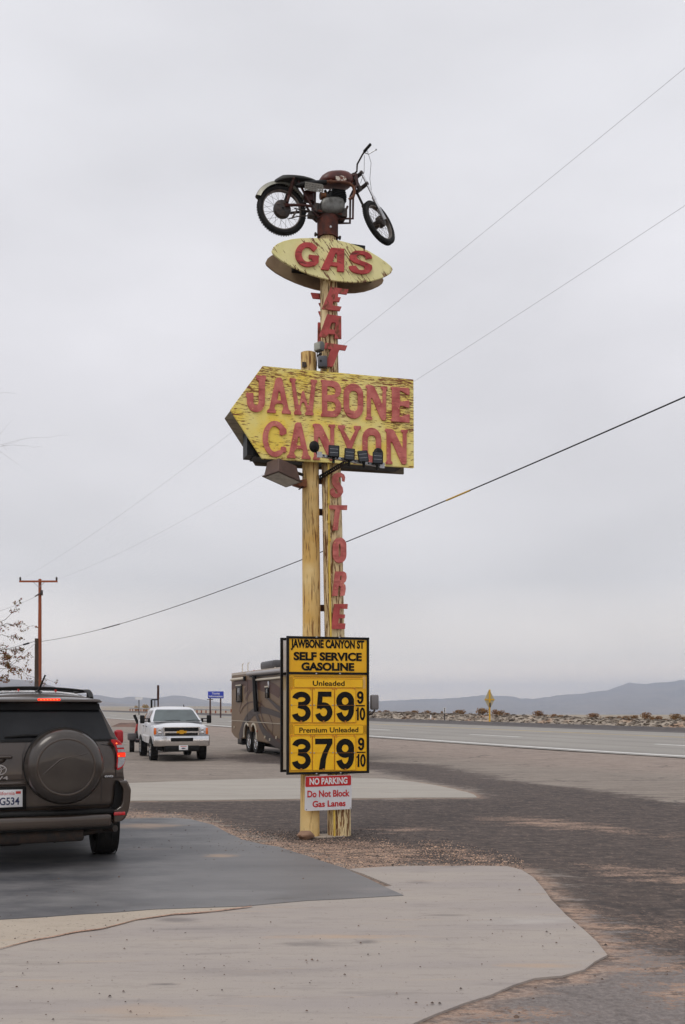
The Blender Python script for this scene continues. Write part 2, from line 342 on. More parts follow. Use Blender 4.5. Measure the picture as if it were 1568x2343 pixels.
def concrete(name, a, b_, stain, spec=.0, fine_amt=.35, extra=()):
    m = N(name); st = m.noise(.8, 5, .6, (.35, 2.2, 1)); col = m.mix(m.ramp(st, .35, .68), a, b_)
    s2 = m.noise(1.7, 6, .65, (.4, 2.6, 1)); col = m.mix(m.ramp(s2, .58, .72, 0, .6), col, stain); s4 = m.noise(6, 7, .75, (.35, 1.6, 1)); col = m.mix(m.ramp(s4, .52, .68, 0, .35), col, stain)
    s3 = m.noise(2.6, 4, .6, (.3, 3.5, 1)); col = m.mix(m.ramp(s3, .60, .72, 0, .3), col, srgb(190, 160, 128))
    fn = m.noise(90, 3, .7); col = m.mix(m.ramp(fn, .35, .65, 0, fine_amt), col, tuple(v * .75 for v in a))
    if spec: col = m.mix(m.ramp(m.noise(26, 3, .7), .62, .7, 0, spec), col, srgb(95, 85, 80))
    col = stains(m, col, extra); m.bump(m.math('ADD', fn, st), .25, .006); return m.done(col, .85)
DK, TN, WH = srgb(104, 98, 96), srgb(186, 154, 122), srgb(190, 184, 178)
pad_m = concrete('pale_concrete', srgb(172, 162, 152), srgb(157, 148, 144), srgb(118, 112, 110), .35, .35, [(410, 2070 + 40, 60, 9, DK, .6), (720, 2164, 110, 10, DK, .55), (840, 2160, 40, 6, DK, .7), (800, 2148, 220, 7, TN, .5), (380, 2257, 50, 4, DK, .8), (1020, 2098, 60, 3, DK, .5), (960, 2022, 50, 5, DK, .5), (1200, 2110, 160, 12, WH, .4), (300, 2320, 200, 20, TN, .25), (1250, 2215, 120, 10, TN, .4), (600, 2230, 300, 14, DK, .18)])
sheet('concrete_pad', poly_w(PAD), .012, pad_m, jit=.018)
padW = poly_w(PAD)
sm_ = N('dark_sealed_concrete'); st = sm_.noise(.7, 5, .6, (.5, 1.8, 1)); c_ = sm_.mix(sm_.ramp(st, .35, .65), srgb(128, 126, 125), srgb(108, 106, 107))
c_ = sm_.mix(sm_.ramp(sm_.noise(2.4, 5, .65, (.6, 1.6, 1)), .6, .72, 0, .5), c_, srgb(84, 82, 82)); c_ = sm_.mix(sm_.ramp(sm_.noise(1.1, 5, .7, (.3, 2.6, 1)), .66, .76, 0, .6), c_, srgb(160, 135, 114))
sp_ = sm_.n('ShaderNodeSeparateXYZ'); sm_.l(sm_.tc.outputs['Object'], sp_.inputs[0])
oil = sm_.ramp(sp_.outputs[0], -.6, -2.6, 0, 1); oil = sm_.math('MULTIPLY', oil, sm_.ramp(sm_.noise(1.2, 6, .7, (.7, 1.4, 1)), .35, .6)); c_ = sm_.mix(oil, c_, srgb(72, 73, 77))
c_ = sm_.mix(sm_.ramp(sm_.noise(110, 2, .6), .4, .7, 0, .3), c_, srgb(70, 70, 70)); sm_.bump(sm_.noise(60, 3), .12, .005)
c_ = stains(sm_, c_, [(690, 1950, 60, 8, srgb(74, 72, 72), .6), (500, 1962, 60, 5, TN, .5), (640, 1930, 90, 6, srgb(80, 78, 78), .5), (330, 1893, 120, 8, TN, .5), (860, 2040, 90, 10, srgb(138, 132, 130), .5), (150, 2060, 200, 20, srgb(140, 138, 136), .3), (540, 2050, 220, 14, srgb(146, 144, 142), .3)])
sheet('sealed_concrete_lane', poly_w(SLAB), .018, sm_.done(c_, .6), jit=.012)
slabW = poly_w(SLAB)
AGG = [(0, 2111), (180, 2099), (350, 2087), (560, 2079), (470, 2092), (400, 2096), (310, 2110), (240, 2128), (150, 2142), (80, 2156), (0, 2176), (-700, 2400), (-700, 2143)]
agg_m = concrete('exposed_aggregate_concrete', srgb(186, 173, 156), srgb(172, 158, 143), srgb(140, 125, 110), .9, .6)
sheet('aggregate_strip', poly_w(AGG), .016, agg_m, jit=.02)
CR = MB(); crk = [gpx(*p) for p in [(575, 2079), (470, 2093), (400, 2097), (310, 2111), (240, 2129), (150, 2143), (80, 2157), (0, 2178), (-300, 2250)]]
pts = []
for i in range(len(crk) - 1):
    for k in range(14):
        t = k / 14; x_, y_ = lerp(crk[i][0], crk[i + 1][0], t), lerp(crk[i][1], crk[i + 1][1], t); q = noise.noise_vector(Vector((x_ * 5, y_ * 5, 0))) * .02
        pts.append((x_ + q[0], y_ + q[1]))
vs = []
for i, (x_, y_) in enumerate(pts):
    wd = .012 + .014 * abs(noise.noise(Vector((x_ * 3, y_ * 3, 5)))); vs += [(x_, y_ - wd, .0205), (x_, y_ + wd, .0205)]
CR.add(vs, [(2 * i, 2 * i + 2, 2 * i + 3, 2 * i + 1) for i in range(len(pts) - 1)])
tag(CR.build('sandy_joint', mat('sand_filled_joint', srgb(190, 150, 128), .9, 0, srgb(120, 96, 84), 40, .9), smooth=False), kind='structure')
sheet('far_concrete_strip', poly_w(STRIP), .012, concrete('worn_concrete', srgb(172, 165, 154), srgb(158, 151, 142), srgb(128, 118, 108), .3), jit=.03)

# the highway: sheets along the road direction
def ribbon(name, D0, D1, s0, s1, h, m, step=6, prof=None):
    n = int((s1 - s0) / step) + 1; vs = []; prof = prof or [(D0, h), (D1, h)]; k = len(prof)
    for i in range(n + 1):
        s = s0 + (s1 - s0) * i / n
        for D, hh in prof: X, Y = road(D, s); vs.append((X, Y, g(X, Y) + hh))
    b = MB(); b.add(vs, [(i * k + j, i * k + j + 1, (i + 1) * k + j + 1, (i + 1) * k + j) for i in range(n) for j in range(k - 1)])
    return tag(b.build(name, m), kind='structure')
rm = N('asphalt_highway'); c_ = rm.mix(rm.ramp(rm.noise(.12, 5, .6, (1, 1, 1)), .35, .65), srgb(157, 152, 144), srgb(143, 138, 131))
sx = rm.n('ShaderNodeSeparateXYZ'); rm.l(rm.tc.outputs['Object'], sx.inputs[0]); Dd = rm.math('ADD', rm.math('MULTIPLY', sx.outputs[0], RN[0]), rm.math('MULTIPLY', sx.outputs[1], RN[1]))
wv = rm.math('SINE', rm.math('MULTIPLY', Dd, 1.55), 0); c_ = rm.mix(rm.ramp(wv, .2, 1, 0, .35), c_, srgb(120, 116, 111)); c_ = rm.mix(rm.ramp(rm.noise(30, 3, .7), .4, .65, 0, .3), c_, srgb(105, 100, 96))
road_m = rm.done(c_, .85)
ribbon('highway', 27.2, 52, -60, 800, .03, road_m)
line_w = mat('white_road_paint', (.72, .71, .68), .7, 0, (.5, .48, .45), 3, .7); line_y = mat('faded_yellow_road_paint', srgb(196, 168, 108), .8, 0, srgb(165, 150, 120), 1, .8)
ribbon('white_edge_line', 27.9, 28.45, -60, 600, .036, line_w)
ribbon('yellow_edge_line', 44.8, 45.3, -60, 600, .036, line_y)
for k in range(-3, 14): ribbon('lane_dash', 35.85, 36.25, 53.8 + 18.5 * k, 59.9 + 18.5 * k, .036, line_w)
ribbon('asphalt_dike', 0, 0, -60, 420, 0, mat('dark_asphalt', srgb(78, 73, 72), .85, 0, srgb(95, 88, 84), 1, .7, .2), prof=[(52, .03), (53.5, .04), (55.4, .06), (55.7, .27), (56.2, .28), (56.8, .0)])

# gravel berm beyond the road
def berm_z(D, s):
    X, Y = road(D, s); t = (D - 58) / 8; e_ = ss((s - 10) / 30) * ss((215 - s) / 35)
    top = lerp(.62, .82, ss((s - 60) / 60)); hh = top * ss(min(t, 1 - t) * 2.6) if 0 < t < 1 else 0
    q = Vector((X * .9, Y * .9, 0)); return g(X, Y) + e_ * hh * (1 + .10 * noise.fractal(q, .8, 2, 4)) + .14 * e_ * (hh > .01) * noise.fractal(q * 2.3, .7, 2, 4) - .02
nD, nS = 34, 620; vs = []
for i in range(nS):
    s = -20 + 250 * i / (nS - 1)
    for j in range(nD): D = 57.6 + 9 * j / (nD - 1); X, Y = road(D, s); vs.append((X, Y, berm_z(D, s)))
b = MB(); b.add(vs, [(i * nD + j, i * nD + j + 1, (i + 1) * nD + j + 1, (i + 1) * nD + j) for i in range(nS - 1) for j in range(nD - 1)])
bmn = N('gravel_berm'); c_ = bmn.mix(bmn.ramp(bmn.noise(.9, 5, .7), .4, .6), srgb(176, 163, 146), srgb(140, 128, 116)); c_ = bmn.mix(bmn.ramp(bmn.noise(2.2, 4, .7, (1, 1, 1)), .56, .66, 0, .85), c_, srgb(92, 84, 76))
c_ = bmn.mix(bmn.ramp(bmn.noise(.22, 3, .6), .55, .68, 0, .8), c_, srgb(176, 138, 108)); bmn.bump(bmn.noise(4, 4), .8, .1)
tag(b.build('gravel_berm', bmn.done(c_, .95), ang=80), 'long low gravel and scrub berm beyond the highway', 'berm', kind='structure')

# mountains
def ridge(name, prof, Yc, Yb, m, rough=1.0, seed=0):
    us = [prof[0][0] + (prof[-1][0] - prof[0][0]) * i / 420 for i in range(421)]; vs = []; nr = 40; k = 0
    for u in us:
        while k < len(prof) - 2 and prof[k + 1][0] < u: k += 1
        (a, va), (b_, vb) = prof[k], prof[k + 1]; v = lerp(va, vb, (u - a) / (b_ - a)) + .8 * rough * noise.fractal(Vector((u * .06, seed, 0)), .75, 2.1, 6)
        zc = CAMZ + (HV - v) / F * Yc
        for j in range(nr + 5):
            if j <= nr:
                t = j / nr; Y = lerp(Yb, Yc, t); X = (u - CU) / F * Y; zb = g(X, Y) - 3
                rg = noise.ridged_multi_fractal(Vector((u * .012, t * 1.6, seed)), .9, 2.1, 5, 1, 2)
                fz = t ** 1.55 * (1 - .36 * (1 - t) * (1.6 - rg)); z = zb + (zc - zb) * fz
            else: t = (j - nr) / 4; Y = Yc + t * 1500; X = (u - CU) / F * Y; z = lerp(zc, -120, ss(t))
            vs.append((X, Y, z))
    n = nr + 5; b = MB(); b.add(vs, [(i * n + j, i * n + j + 1, (i + 1) * n + j + 1, (i + 1) * n + j) for i in range(len(us) - 1) for j in range(n - 1)])
    return tag(b.build(name, m, ang=180), kind='structure')
hm = mat('bare_desert_rock', srgb(128, 112, 100), .95, 0, srgb(92, 82, 76), .004, .8, lo=.4, hi=.6)
ridge('hills', [(-900, 1560), (-500, 1540), (-250, 1548), (-80, 1556), (0, 1553), (40, 1555), (75, 1558), (110, 1567), (150, 1579), (185, 1592), (230, 1604), (290, 1612), (340, 1616), (380, 1620)], 4200, 3000, hm, 1, 1)
ridge('hills', [(60, 1612), (130, 1600), (180, 1588), (203, 1589), (229, 1591), (257, 1596), (276, 1598), (296, 1594), (324, 1595), (355, 1598), (396, 1591.5), (420, 1592.5), (444, 1597), (480, 1604), (516, 1609), (560, 1612), (640, 1616), (700, 1619)], 6200, 4800, hm, .5, 4)
ridge('mountains', [(560, 1619), (700, 1612), (800, 1607), (847, 1605.5), (900, 1603), (945, 1600.7), (1000, 1599), (1055, 1596.5), (1103, 1590.5), (1130, 1592), (1175, 1593), (1190, 1598), (1223, 1599), (1250, 1595), (1276, 1591.5), (1305, 1588.5), (1330, 1588), (1353, 1583.4), (1391, 1579.5), (1415, 1571), (1439, 1561.8), (1460, 1564), (1480, 1565.6), (1497, 1562), (1520, 1561), (1545, 1559.4), (1557, 1555.5), (1620, 1552), (1750, 1540), (1900, 1548), (2300, 1575)], 6800, 4300, hm, 2.0, 9)
HZ = bpy.data.materials.new('haze'); HZ.use_nodes = True; t_ = HZ.node_tree; t_.nodes.clear(); o_ = t_.nodes.new('ShaderNodeOutputMaterial'); pv = t_.nodes.new('ShaderNodeVolumePrincipled')
pv.inputs['Color'].default_value = (.72, .83, 1, 1); pv.inputs['Density'].default_value = .00019; pv.inputs['Anisotropy'].default_value = .8; t_.links.new(pv.outputs[0], o_.inputs['Volume'])
b = MB(); b.box((0, 4500, 30), (17000, 13500, 380)); tag(b.build('haze', HZ, smooth=False), kind='stuff')

# ------------------------------------------------------------------ the sign posts and their signs
SG = Frame((-.207, 12.23, 0), 17)
z1, z2, z3, z4, ze = Z(900, 500, 2.7034), Z(780, 1000, 2.0103), Z(1040, 1680, 3.4456), Z(980, 2280, 2.857), Z(1120, 1020, 6.51)
def gp(conv, y=0.):
    return lambda x, yy: SG.px(*conv(x, yy), y)
post_m = flake('peeling_cream_post', srgb(236, 216, 168), srgb(220, 196, 146), srgb(104, 66, 38), srgb(146, 106, 64), (40, 40, 4.4), .50, .05, 1.6, .40)
postl_m = flake('worn_ochre_post', srgb(232, 204, 144), srgb(214, 170, 92), srgb(120, 78, 38), srgb(150, 105, 52), (46, 46, 3.4), .56, .08, 1.3, .40)
oldred_m = flake('weathered_red_wood', srgb(190, 88, 84), srgb(164, 66, 64), srgb(108, 52, 32), srgb(136, 84, 58), (16, 16, 9), .545, .10, 3, .5)
red_m = flake('red_letter_paint', srgb(208, 122, 112), srgb(176, 84, 80), srgb(140, 58, 54), srgb(158, 78, 62), (5, 5, 34), .56, .16, 5, .3, nail=True)
redgas_m = flake('red_letter_paint_gas', srgb(196, 80, 78), srgb(164, 56, 56), srgb(112, 40, 38), srgb(104, 44, 36), (7, 7, 34), .555, .10, 4, .5)
gas_m = flake('peeling_pale_yellow_board', srgb(240, 232, 172), srgb(232, 224, 156), srgb(110, 72, 50), srgb(136, 92, 62), (7, 9, 50, -52), .555, .04, 3.2, .5)
jaw_m = flake('peeling_yellow_board', srgb(244, 216, 92), srgb(240, 226, 146), srgb(118, 66, 38), srgb(146, 90, 54), (13, 9, 100), .585, .03, 2.0, .50, top=(4.9, 5.55, .10))
wood_m = mat('weathered_bare_plywood', srgb(118, 108, 92), .9, 0, srgb(84, 74, 62), 2, .9, .2, stretch=(2, 9, 22))
edge_y = mat('yellow_board_edge', srgb(205, 185, 110), .8, 0, srgb(150, 130, 80), 5, .7)

def log(pts, radii, n=22, seed=0, sub=5):
    P = []; Q = []
    for i in range(len(pts) - 1):
        m = int((pts[i + 1] - Vector(pts[i])).length * 5) + 1
        for k in range(m): t = k / m; P.append(pts[i].lerp(pts[i + 1], t)); Q.append(lerp(radii[i], radii[i + 1], t))
    P.append(pts[-1]); Q.append(radii[-1]); b = MB(); vs = []
    for i, p in enumerate(P):
        for k in range(n):
            a = 2 * math.pi * k / n; r = Q[i] * (1 + .035 * noise.noise(Vector((math.cos(a) * 2 + seed, math.sin(a) * 2, p.z * 1.3))) + .015 * noise.noise(Vector((math.cos(a) * 6, math.sin(a) * 6, p.z * 2 + seed))))
            vs.append((p.x + r * math.cos(a), p.y + r * math.sin(a), p.z))
    m = len(P); b.add(vs, [(i * n + k, i * n + (k + 1) % n, (i + 1) * n + (k + 1) % n, (i + 1) * n + k) for i in range(m - 1) for k in range(n)] + [tuple(range(n))[::-1], tuple(range((m - 1) * n, m * n))])
    return b
def V2(u, v, y=0.): a = SG.px(u, v, y); return Vector((a[0], y, a[1]))
pr = SG.empty('sign_post'); tag(pr, 'tall peeling cream post with red EAT and STORE letters down its front', 'sign post')
bb = V2(777, 1912); bb.z = -.15
log([bb, V2(774, 1700), V2(766, 1457), V2(758, 1060), V2(754, 830), V2(752, 640), V2(750, 536)], [.142, .136, .124, .117, .110, .104, .099], seed=1).build('post', post_m, pr)
pl = SG.empty('sign_post'); tag(pl, 'shorter smooth ochre wooden post standing left of the lettered post', 'sign post')
bb = V2(708.5, 1908); bb.z = -.15; tt = V2(706, 808)
log([bb, V2(710, 1750), V2(713, 1457), V2(711, 1060), tt], [.121, .114, .110, .101, .092], seed=5).build('post', postl_m, pl)
MB().prism([(-.03, -.03), (.02, -.03), (.015, .03), (-.03, .03)], -.01, .02, M=Matrix.Translation((tt.x - .065, -.075, tt.z - .17))).build('notch', dark_metal, pl)

# letter cut-outs -------------------------------------------------------
def quad(conv, y, TL, TR, BL, BR):
    a = [gp(conv, y)(*q) for q in (TL, TR, BL, BR)]
    def f(s, t):
        top = (lerp(a[0][0], a[1][0], s), lerp(a[0][1], a[1][1], s)); bot = (lerp(a[2][0], a[3][0], s), lerp(a[2][1], a[3][1], s))
        return (lerp(bot[0], top[0], t), lerp(bot[1], top[1], t))
    return f
def glyph(parent, f, outline, holes=(), y=-.2, th=.03, m=None, name='letter', label=None):
    P = [f(*p) for p in outline]; H = [[f(*p) for p in h] for h in holes]
    o = MB().prism(P, y, y - th, H).build(name, m or red_m, parent, smooth=False)
    if label: o['label'] = label
    bv = o.modifiers.new('b', 'BEVEL'); bv.width = .004; bv.segments = 1; bv.limit_method = 'ANGLE'
    return o
A1 = [(.0, 0), (.0, .06), (.06, .1), (.10, .13), (.33, .9), (.36, .97), (.44, 1), (.54, 1), (.60, .97), (.63, .9), (.90, .13), (.96, .09), (1, .05), (1, 0), (.62, 0), (.62, .07), (.66, .11), (.68, .22), (.62, .27), (.40, .27), (.33, .22), (.30, .13), (.36, .09), (.37, .0)]
A1h = [[(.42, .36), (.58, .36), (.53, .60), (.47, .60)]]
N1 = [(0, 0), (0, .05), (.05, .1), (.06, .88), (0, .93), (0, .98), (.12, 1), (.32, .99), (.42, .93), (.78, .46), (.78, .9), (.70, .93), (.70, .99), (1, 1), (1, .93), (.95, .9), (.95, .04), (.88, 0), (.76, .01), (.68, .08), (.30, .62), (.24, .62), (.24, .1), (.31, .06), (.30, 0)]
W1 = [(0, 1), (.22, .99), (.22, .93), (.19, .88), (.32, .27), (.36, .27), (.44, .62), (.49, .68), (.54, .62), (.66, .27), (.70, .27), (.80, .88), (.76, .93), (.77, 1), (1, .99), (1, .92), (.95, .88), (.84, .09), (.88, .06), (.86, 0), (.58, 0), (.57, .06), (.62, .12), (.54, .33), (.49, .36), (.44, .33), (.38, .12), (.44, .06), (.43, 0), (.17, 0), (.16, .07), (.20, .11), (.06, .88), (0, .92)]
B1 = [(0, 0), (0, .07), (.05, .1), (.05, .92), (0, .95), (0, 1), (.5, 1)] + arc(.62, .76, .36, .24, 85, -70, 8) + arc(.66, .27, .34, .27, 75, -90, 8) + [(.3, 0)]
B1h = [[(.30, .60), (.30, .84)] + arc(.52, .72, .2, .12, 90, -90, 6), [(.30, .16), (.30, .42)] + arc(.54, .29, .2, .13, 90, -90, 6)]
O1 = arc(.5, .68, .5, .32, 0, 180, 12) + arc(.5, .32, .5, .32, 180, 360, 12)
O1h = [arc(.5, .66, .22, .13, 0, 180, 8) + arc(.5, .34, .22, .13, 180, 360, 8)]
E1 = [(0, 0), (0, .07), (.06, .1), (.06, .93), (0, .95), (0, 1), (.97, 1), (1, .84), (.93, .79), (.55, .9), (.48, .9), (.48, .62), (.56, .6), (.62, .6), (.94, .65), (.98, .62), (.98, .45), (.94, .42), (.6, .47), (.48, .46), (.45, .16), (.55, .16), (.92, .25), (1, .24), (.98, 0)]
C1 = arc(.52, .5, .52, .5, 45, 315, 22) + [(.97, .12), (1, .2), (1, .27), (.9, .3), (.78, .29), (.76, .2)] + arc(.5, .5, .28, .36, 295, 65, 14) + [(.72, .76), (.72, .62), (.82, .60), (1, .66), (1, .78)]
Y1 = [(.37, 0), (.62, 0), (.62, .4), (.92, .88), (1, .92), (1, 1), (.70, 1), (.70, .92), (.76, .88), (.52, .58), (.24, .88), (.32, .93), (.30, 1), (0, 1), (0, .92), (.07, .88), (.38, .4)]
J1 = [(.50, 1), (1, 1), (1, .9), (.95, .87), (.95, .25)] + arc(.5, .27, .45, .27, 0, -180, 12) + [(.05, .38), (0, .42), (.02, .52), (.36, .52), (.38, .42), (.36, .28)] + arc(.5, .27, .13, .09, 180, 360, 6) + [(.64, .3), (.64, .86), (.52, .89)]
Ab = [(0, 0), (.44, 1), (1, 1), (1, 0), (.70, 0), (.70, .2), (.42, .2), (.34, 0)]; Abh = [[(.50, .38), (.70, .38), (.70, .75), (.62, .75)]]
Gb = arc(.5, .5, .5, .5, 40, 350, 22) + [(1, .5), (.55, .5), (.53, .36), (.72, .35)] + arc(.5, .48, .26, .31, 320, 55, 14)
Gb = arc(.52, .5, .52, .5, 38, 285, 20) + [(.85, .06), (1, .2), (1, .48), (.58, .5), (.58, .34), (.72, .33), (.70, .25)] + arc(.52, .5, .25, .30, 290, 60, 14) + [(.72, .68), (.8, .64)]
Sb = [(1, .72), (.70, .66)] + arc(.52, .74, .2, .1, 0, 180, 6) + [(.34, .66), (.42, .60), (.8, .50)] + arc(.6, .3, .42, .3, 20, -90, 8) + arc(.45, .3, .45, .3, -90, -180, 6) + [(.3, .34), (.36, .25)] + arc(.53, .25, .17, .09, -180, 20, 6) + [(.66, .34), (.2, .48)] + arc(.40, .7, .38, .3, 200, 90, 7) + arc(.55, .7, .45, .3, 90, 5, 6)
Eb = [(0, 0), (.33, 1), (1, 1), (.93, .78), (.56, .78), (.52, .62), (.83, .62), (.76, .42), (.45, .42), (.40, .22), (.86, .22), (.78, 0)]
Tb = [(0, 1), (1, 1), (.92, .82), (.60, .82), (.47, 0), (.10, 0), (.28, .82), (.06, .82)]

# GAS sign: two lens-shaped boards either side of the post -------------------------
def lens(y, TLx, n=36):
    L, Rr, T, B = TLx
    c = ((L[0] + Rr[0]) / 2, (L[1] + Rr[1]) / 2); return L, Rr, T, B
def gas_outline(conv, y):
    P = [(243, 1130), (262, 1090), (300, 1060), (360, 1034), (440, 1015), (520, 1006), (610, 1004), (700, 1005), (800, 1012), (900, 1027), (1000, 1052), (1100, 1087), (1200, 1133), (1290, 1186), (1370, 1242), (1420, 1285), (1434, 1312), (1420, 1345), (1385, 1370), (1320, 1400), (1240, 1425), (1150, 1438), (1050, 1440), (950, 1435), (850, 1423), (740, 1400), (640, 1370), (540, 1332), (440, 1286), (350, 1235), (290, 1190), (252, 1155)]
    return [gp(conv, y)(*p) for p in P]
YF, YB = -.15, .15
def board(name, label, cat, P, y, m, group):
    r = SG.empty(name); tag(r, label, cat, group)
    o = MB().prism(P, y, y + (-.03 if y < 0 else .03)).build('board', m, r, smooth=False); o.modifiers.new('b', 'BEVEL').width = .004
    return r
GO = gas_outline(z1, YF)
gs = board('gas_sign', 'pale yellow lens-shaped GAS sign board facing the forecourt', 'sign', GO, YF, gas_m, 'lens-shaped sign boards')
yl = YF - .031
for txt, q, O_, H_ in (('G', ((478, 1035), (712, 1050), (475, 1278), (706, 1290)), Gb, ()), ('A', ((728, 1085), (960, 1106), (728, 1310), (958, 1336)), Ab, Abh), ('S', ((1010, 1118), (1238, 1135), (1003, 1345), (1228, 1362)), Sb, ())):
    glyph(gs, quad(z1, yl, *q), O_, H_, yl, .022, redgas_m)
gb = board('gas_sign', 'back lens-shaped board showing its bare underside behind the GAS sign', 'sign', GO, YB, mat('board_back_tan', srgb(150, 130, 104), .9, 0, srgb(120, 98, 78), 3, .8, .2), 'lens-shaped sign boards')
sp = SG.empty('steel_spacer_frame'); tag(sp, 'dark steel frame clamped between the two GAS boards', 'frame')
c0 = gp(z1)(830, 1222); MB().box((c0[0] + .05, 0, c0[1] - .12), (1.02, .26, .05)).box((c0[0] + .05, 0, c0[1] + .16), (.7, .26, .05)).build('rail', black_paint, sp, smooth=False)

# the arrow sign
JP = [gp(z2, YF)(*p) for p in [(118, 1000), (355, 678), (1460, 777), (1463, 1425), (350, 1357)]]
JP = [(-1.2083, 5.03), (-.827, 5.583), (1.075, 5.60), (1.078, 4.50), (-.832, 4.487)] if False else JP
ja = board('arrow_sign', 'yellow arrow board lettered JAWBONE CANYON pointing left with peeling paint', 'sign', JP, YF, jaw_m, 'arrow sign boards')
LET = [('J', ((235, 742), (382, 748), (237, 1010), (380, 1017)), J1, ()), ('A', ((390, 757), (572, 763), (390, 1017), (565, 1028)), A1, A1h), ('W', ((556, 762), (757, 776), (556, 1030), (755, 1040)), W1, ()),
       ('B', ((785, 776), (936, 792), (787, 1045), (932, 1052)), B1, B1h), ('O', ((950, 800), (1096, 808), (953, 1058), (1094, 1066)), O1, O1h), ('N', ((1113, 812), (1272, 826), (1113, 1068), (1270, 1078)), N1, ()), ('E', ((1296, 828), (1436, 838), (1298, 1082), (1437, 1092)), E1, ()),
       ('C', ((356, 1074), (532, 1082), (360, 1338), (530, 1346)), C1, ()), ('A', ((533, 1085), (712, 1092), (535, 1350), (710, 1361)), A1, A1h), ('N', ((724, 1096), (890, 1104), (727, 1362), (890, 1371)), N1, ()), ('Y', ((910, 1108), (1077, 1116), (915, 1372), (1075, 1380)), Y1, ()),
       ('O', ((1088, 1124), (1228, 1132), (1090, 1385), (1226, 1392)), O1, O1h), ('N', ((1255, 1133), (1422, 1143), (1260, 1394), (1420, 1400)), N1, ())]
for txt, q, O_, H_ in LET: glyph(ja, quad(z2, yl, *q), O_, H_, yl, .017, red_m)
board('arrow_sign', 'back arrow board of bare grey plywood behind the JAWBONE CANYON board', 'sign', JP, YB + .02, wood_m, 'arrow sign boards')
jf = SG.empty('steel_channel_frame'); tag(jf, 'black steel channel frame between the two arrow boards', 'frame')
b0 = gp(z2)(290, 1330); b1 = gp(z2)(1400, 1420)
MB().box(((b0[0] + b1[0]) / 2 - .05, .0, b0[1] + .005), (1.86, .24, .10)).box((b0[0] - .02, 0, b0[1] + .12), (.16, .24, .3)).box(((b0[0] + b1[0]) / 2, 0, b0[1] + .95), (1.5, .24, .06)).build('channel', black_paint, jf, smooth=False)

# EAT / STORE letters on the post
ey = -.125
for q, O_, H_ in ((((330, 190), (978, 245), (340, 700), (830, 760)), None, ()),):
    P = [gp(ze, ey)(*p) for p in [(560, 190), (978, 245), (936, 365), (735, 340), (727, 425), (797, 436), (758, 545), (612, 522), (598, 625), (815, 655), (772, 758), (345, 705)]]
    MB().prism(P, ey, ey - .022).build('letter', oldred_m, pr, smooth=False)
P = [gp(ze, ey)(*p) for p in [(475, 835), (806, 880), (810, 1418), (652, 1408), (658, 1310), (500, 1298), (440, 1388), (280, 1365)]]; H_ = [gp(ze, ey)(*p) for p in [(580, 1030), (672, 1035), (658, 1205), (522, 1190)]]
MB().prism(P, ey, ey - .022, [H_]).build('letter', oldred_m, pr, smooth=False)
P = [gp(ze, ey)(*p) for p in [(440, 1510), (950, 1580), (905, 1695), (765, 1675), (605, 2080), (430, 2070), (560, 1665), (405, 1650)]]
MB().prism(P, ey, ey - .022).build('letter', oldred_m, pr, smooth=False)
# letters of the far face, seen edge on past the post's left side
for P in ([(100, 305), (330, 325), (330, 455), (150, 438)], [(285, 548), (350, 560), (350, 640), (325, 635)], [(278, 745), (350, 755), (350, 870), (325, 868)], [(268, 1010), (345, 1020), (345, 1480), (262, 1480)]):
    P = [gp(ze, .02)(*p) for p in P]; MB().prism([(x, z) for x, z in P], .02, .045).build('letter', oldred_m, pr, smooth=False)
ey = -.14
def zp(L): return [gp(z3, ey)(*p) for p in L]
MB().prism(zp([(745, 268), (718, 262), (712, 215), (690, 205), (672, 220), (668, 262), (690, 300), (722, 345), (728, 400), (700, 450), (650, 472), (600, 462), (568, 425), (566, 372), (590, 352), (612, 352), (622, 380), (628, 415), (645, 425), (660, 410), (655, 385), (610, 330), (588, 280), (590, 215), (615, 172), (655, 155), (700, 158), (738, 180), (752, 215)]), ey, ey - .02).build('letter', red_m, pr, smooth=False)
MB().prism(zp([(545, 565), (778, 565), (775, 624), (688, 622), (660, 880), (595, 880), (628, 618), (550, 612)]), ey, ey - .02).build('letter', red_m, pr, smooth=False)
f = lambda a, b: gp(z3, ey)(598 + a * 170, 1292 - b * 322)
MB().prism([f(p[0], p[1]) for p in O1], ey, ey - .02, [[f(.32 + (p[0]) * .36, p[1] * .9 + .05) for p in O1h[0]]]).build('letter', red_m, pr, smooth=False)
MB().prism(zp([(630, 1395), (735, 1398), (765, 1420), (772, 1470), (760, 1520), (735, 1545), (755, 1570), (760, 1620), (745, 1700), (690, 1705), (698, 1600), (682, 1572), (668, 1590), (655, 1705), (590, 1705), (625, 1420)]), ey, ey - .02, [zp([(690, 1450), (712, 1455), (708, 1500), (686, 1505)])]).build('letter', red_m, pr, smooth=False)
MB().prism(zp([(615, 1805), (785, 1805), (780, 1868), (685, 1862), (682, 1935), (752, 1938), (745, 1985), (672, 1985), (665, 2048), (755, 2050), (748, 2120), (578, 2120)]), ey, ey - .02).build('letter', oldred_m, pr, smooth=False)
for yy in (245, 640, 1850): a = gp(z3)(470, yy); MB().box((a[0] + .01, .05, a[1]), (.10, .02, .08)).build('letter', rust, pr, smooth=False)

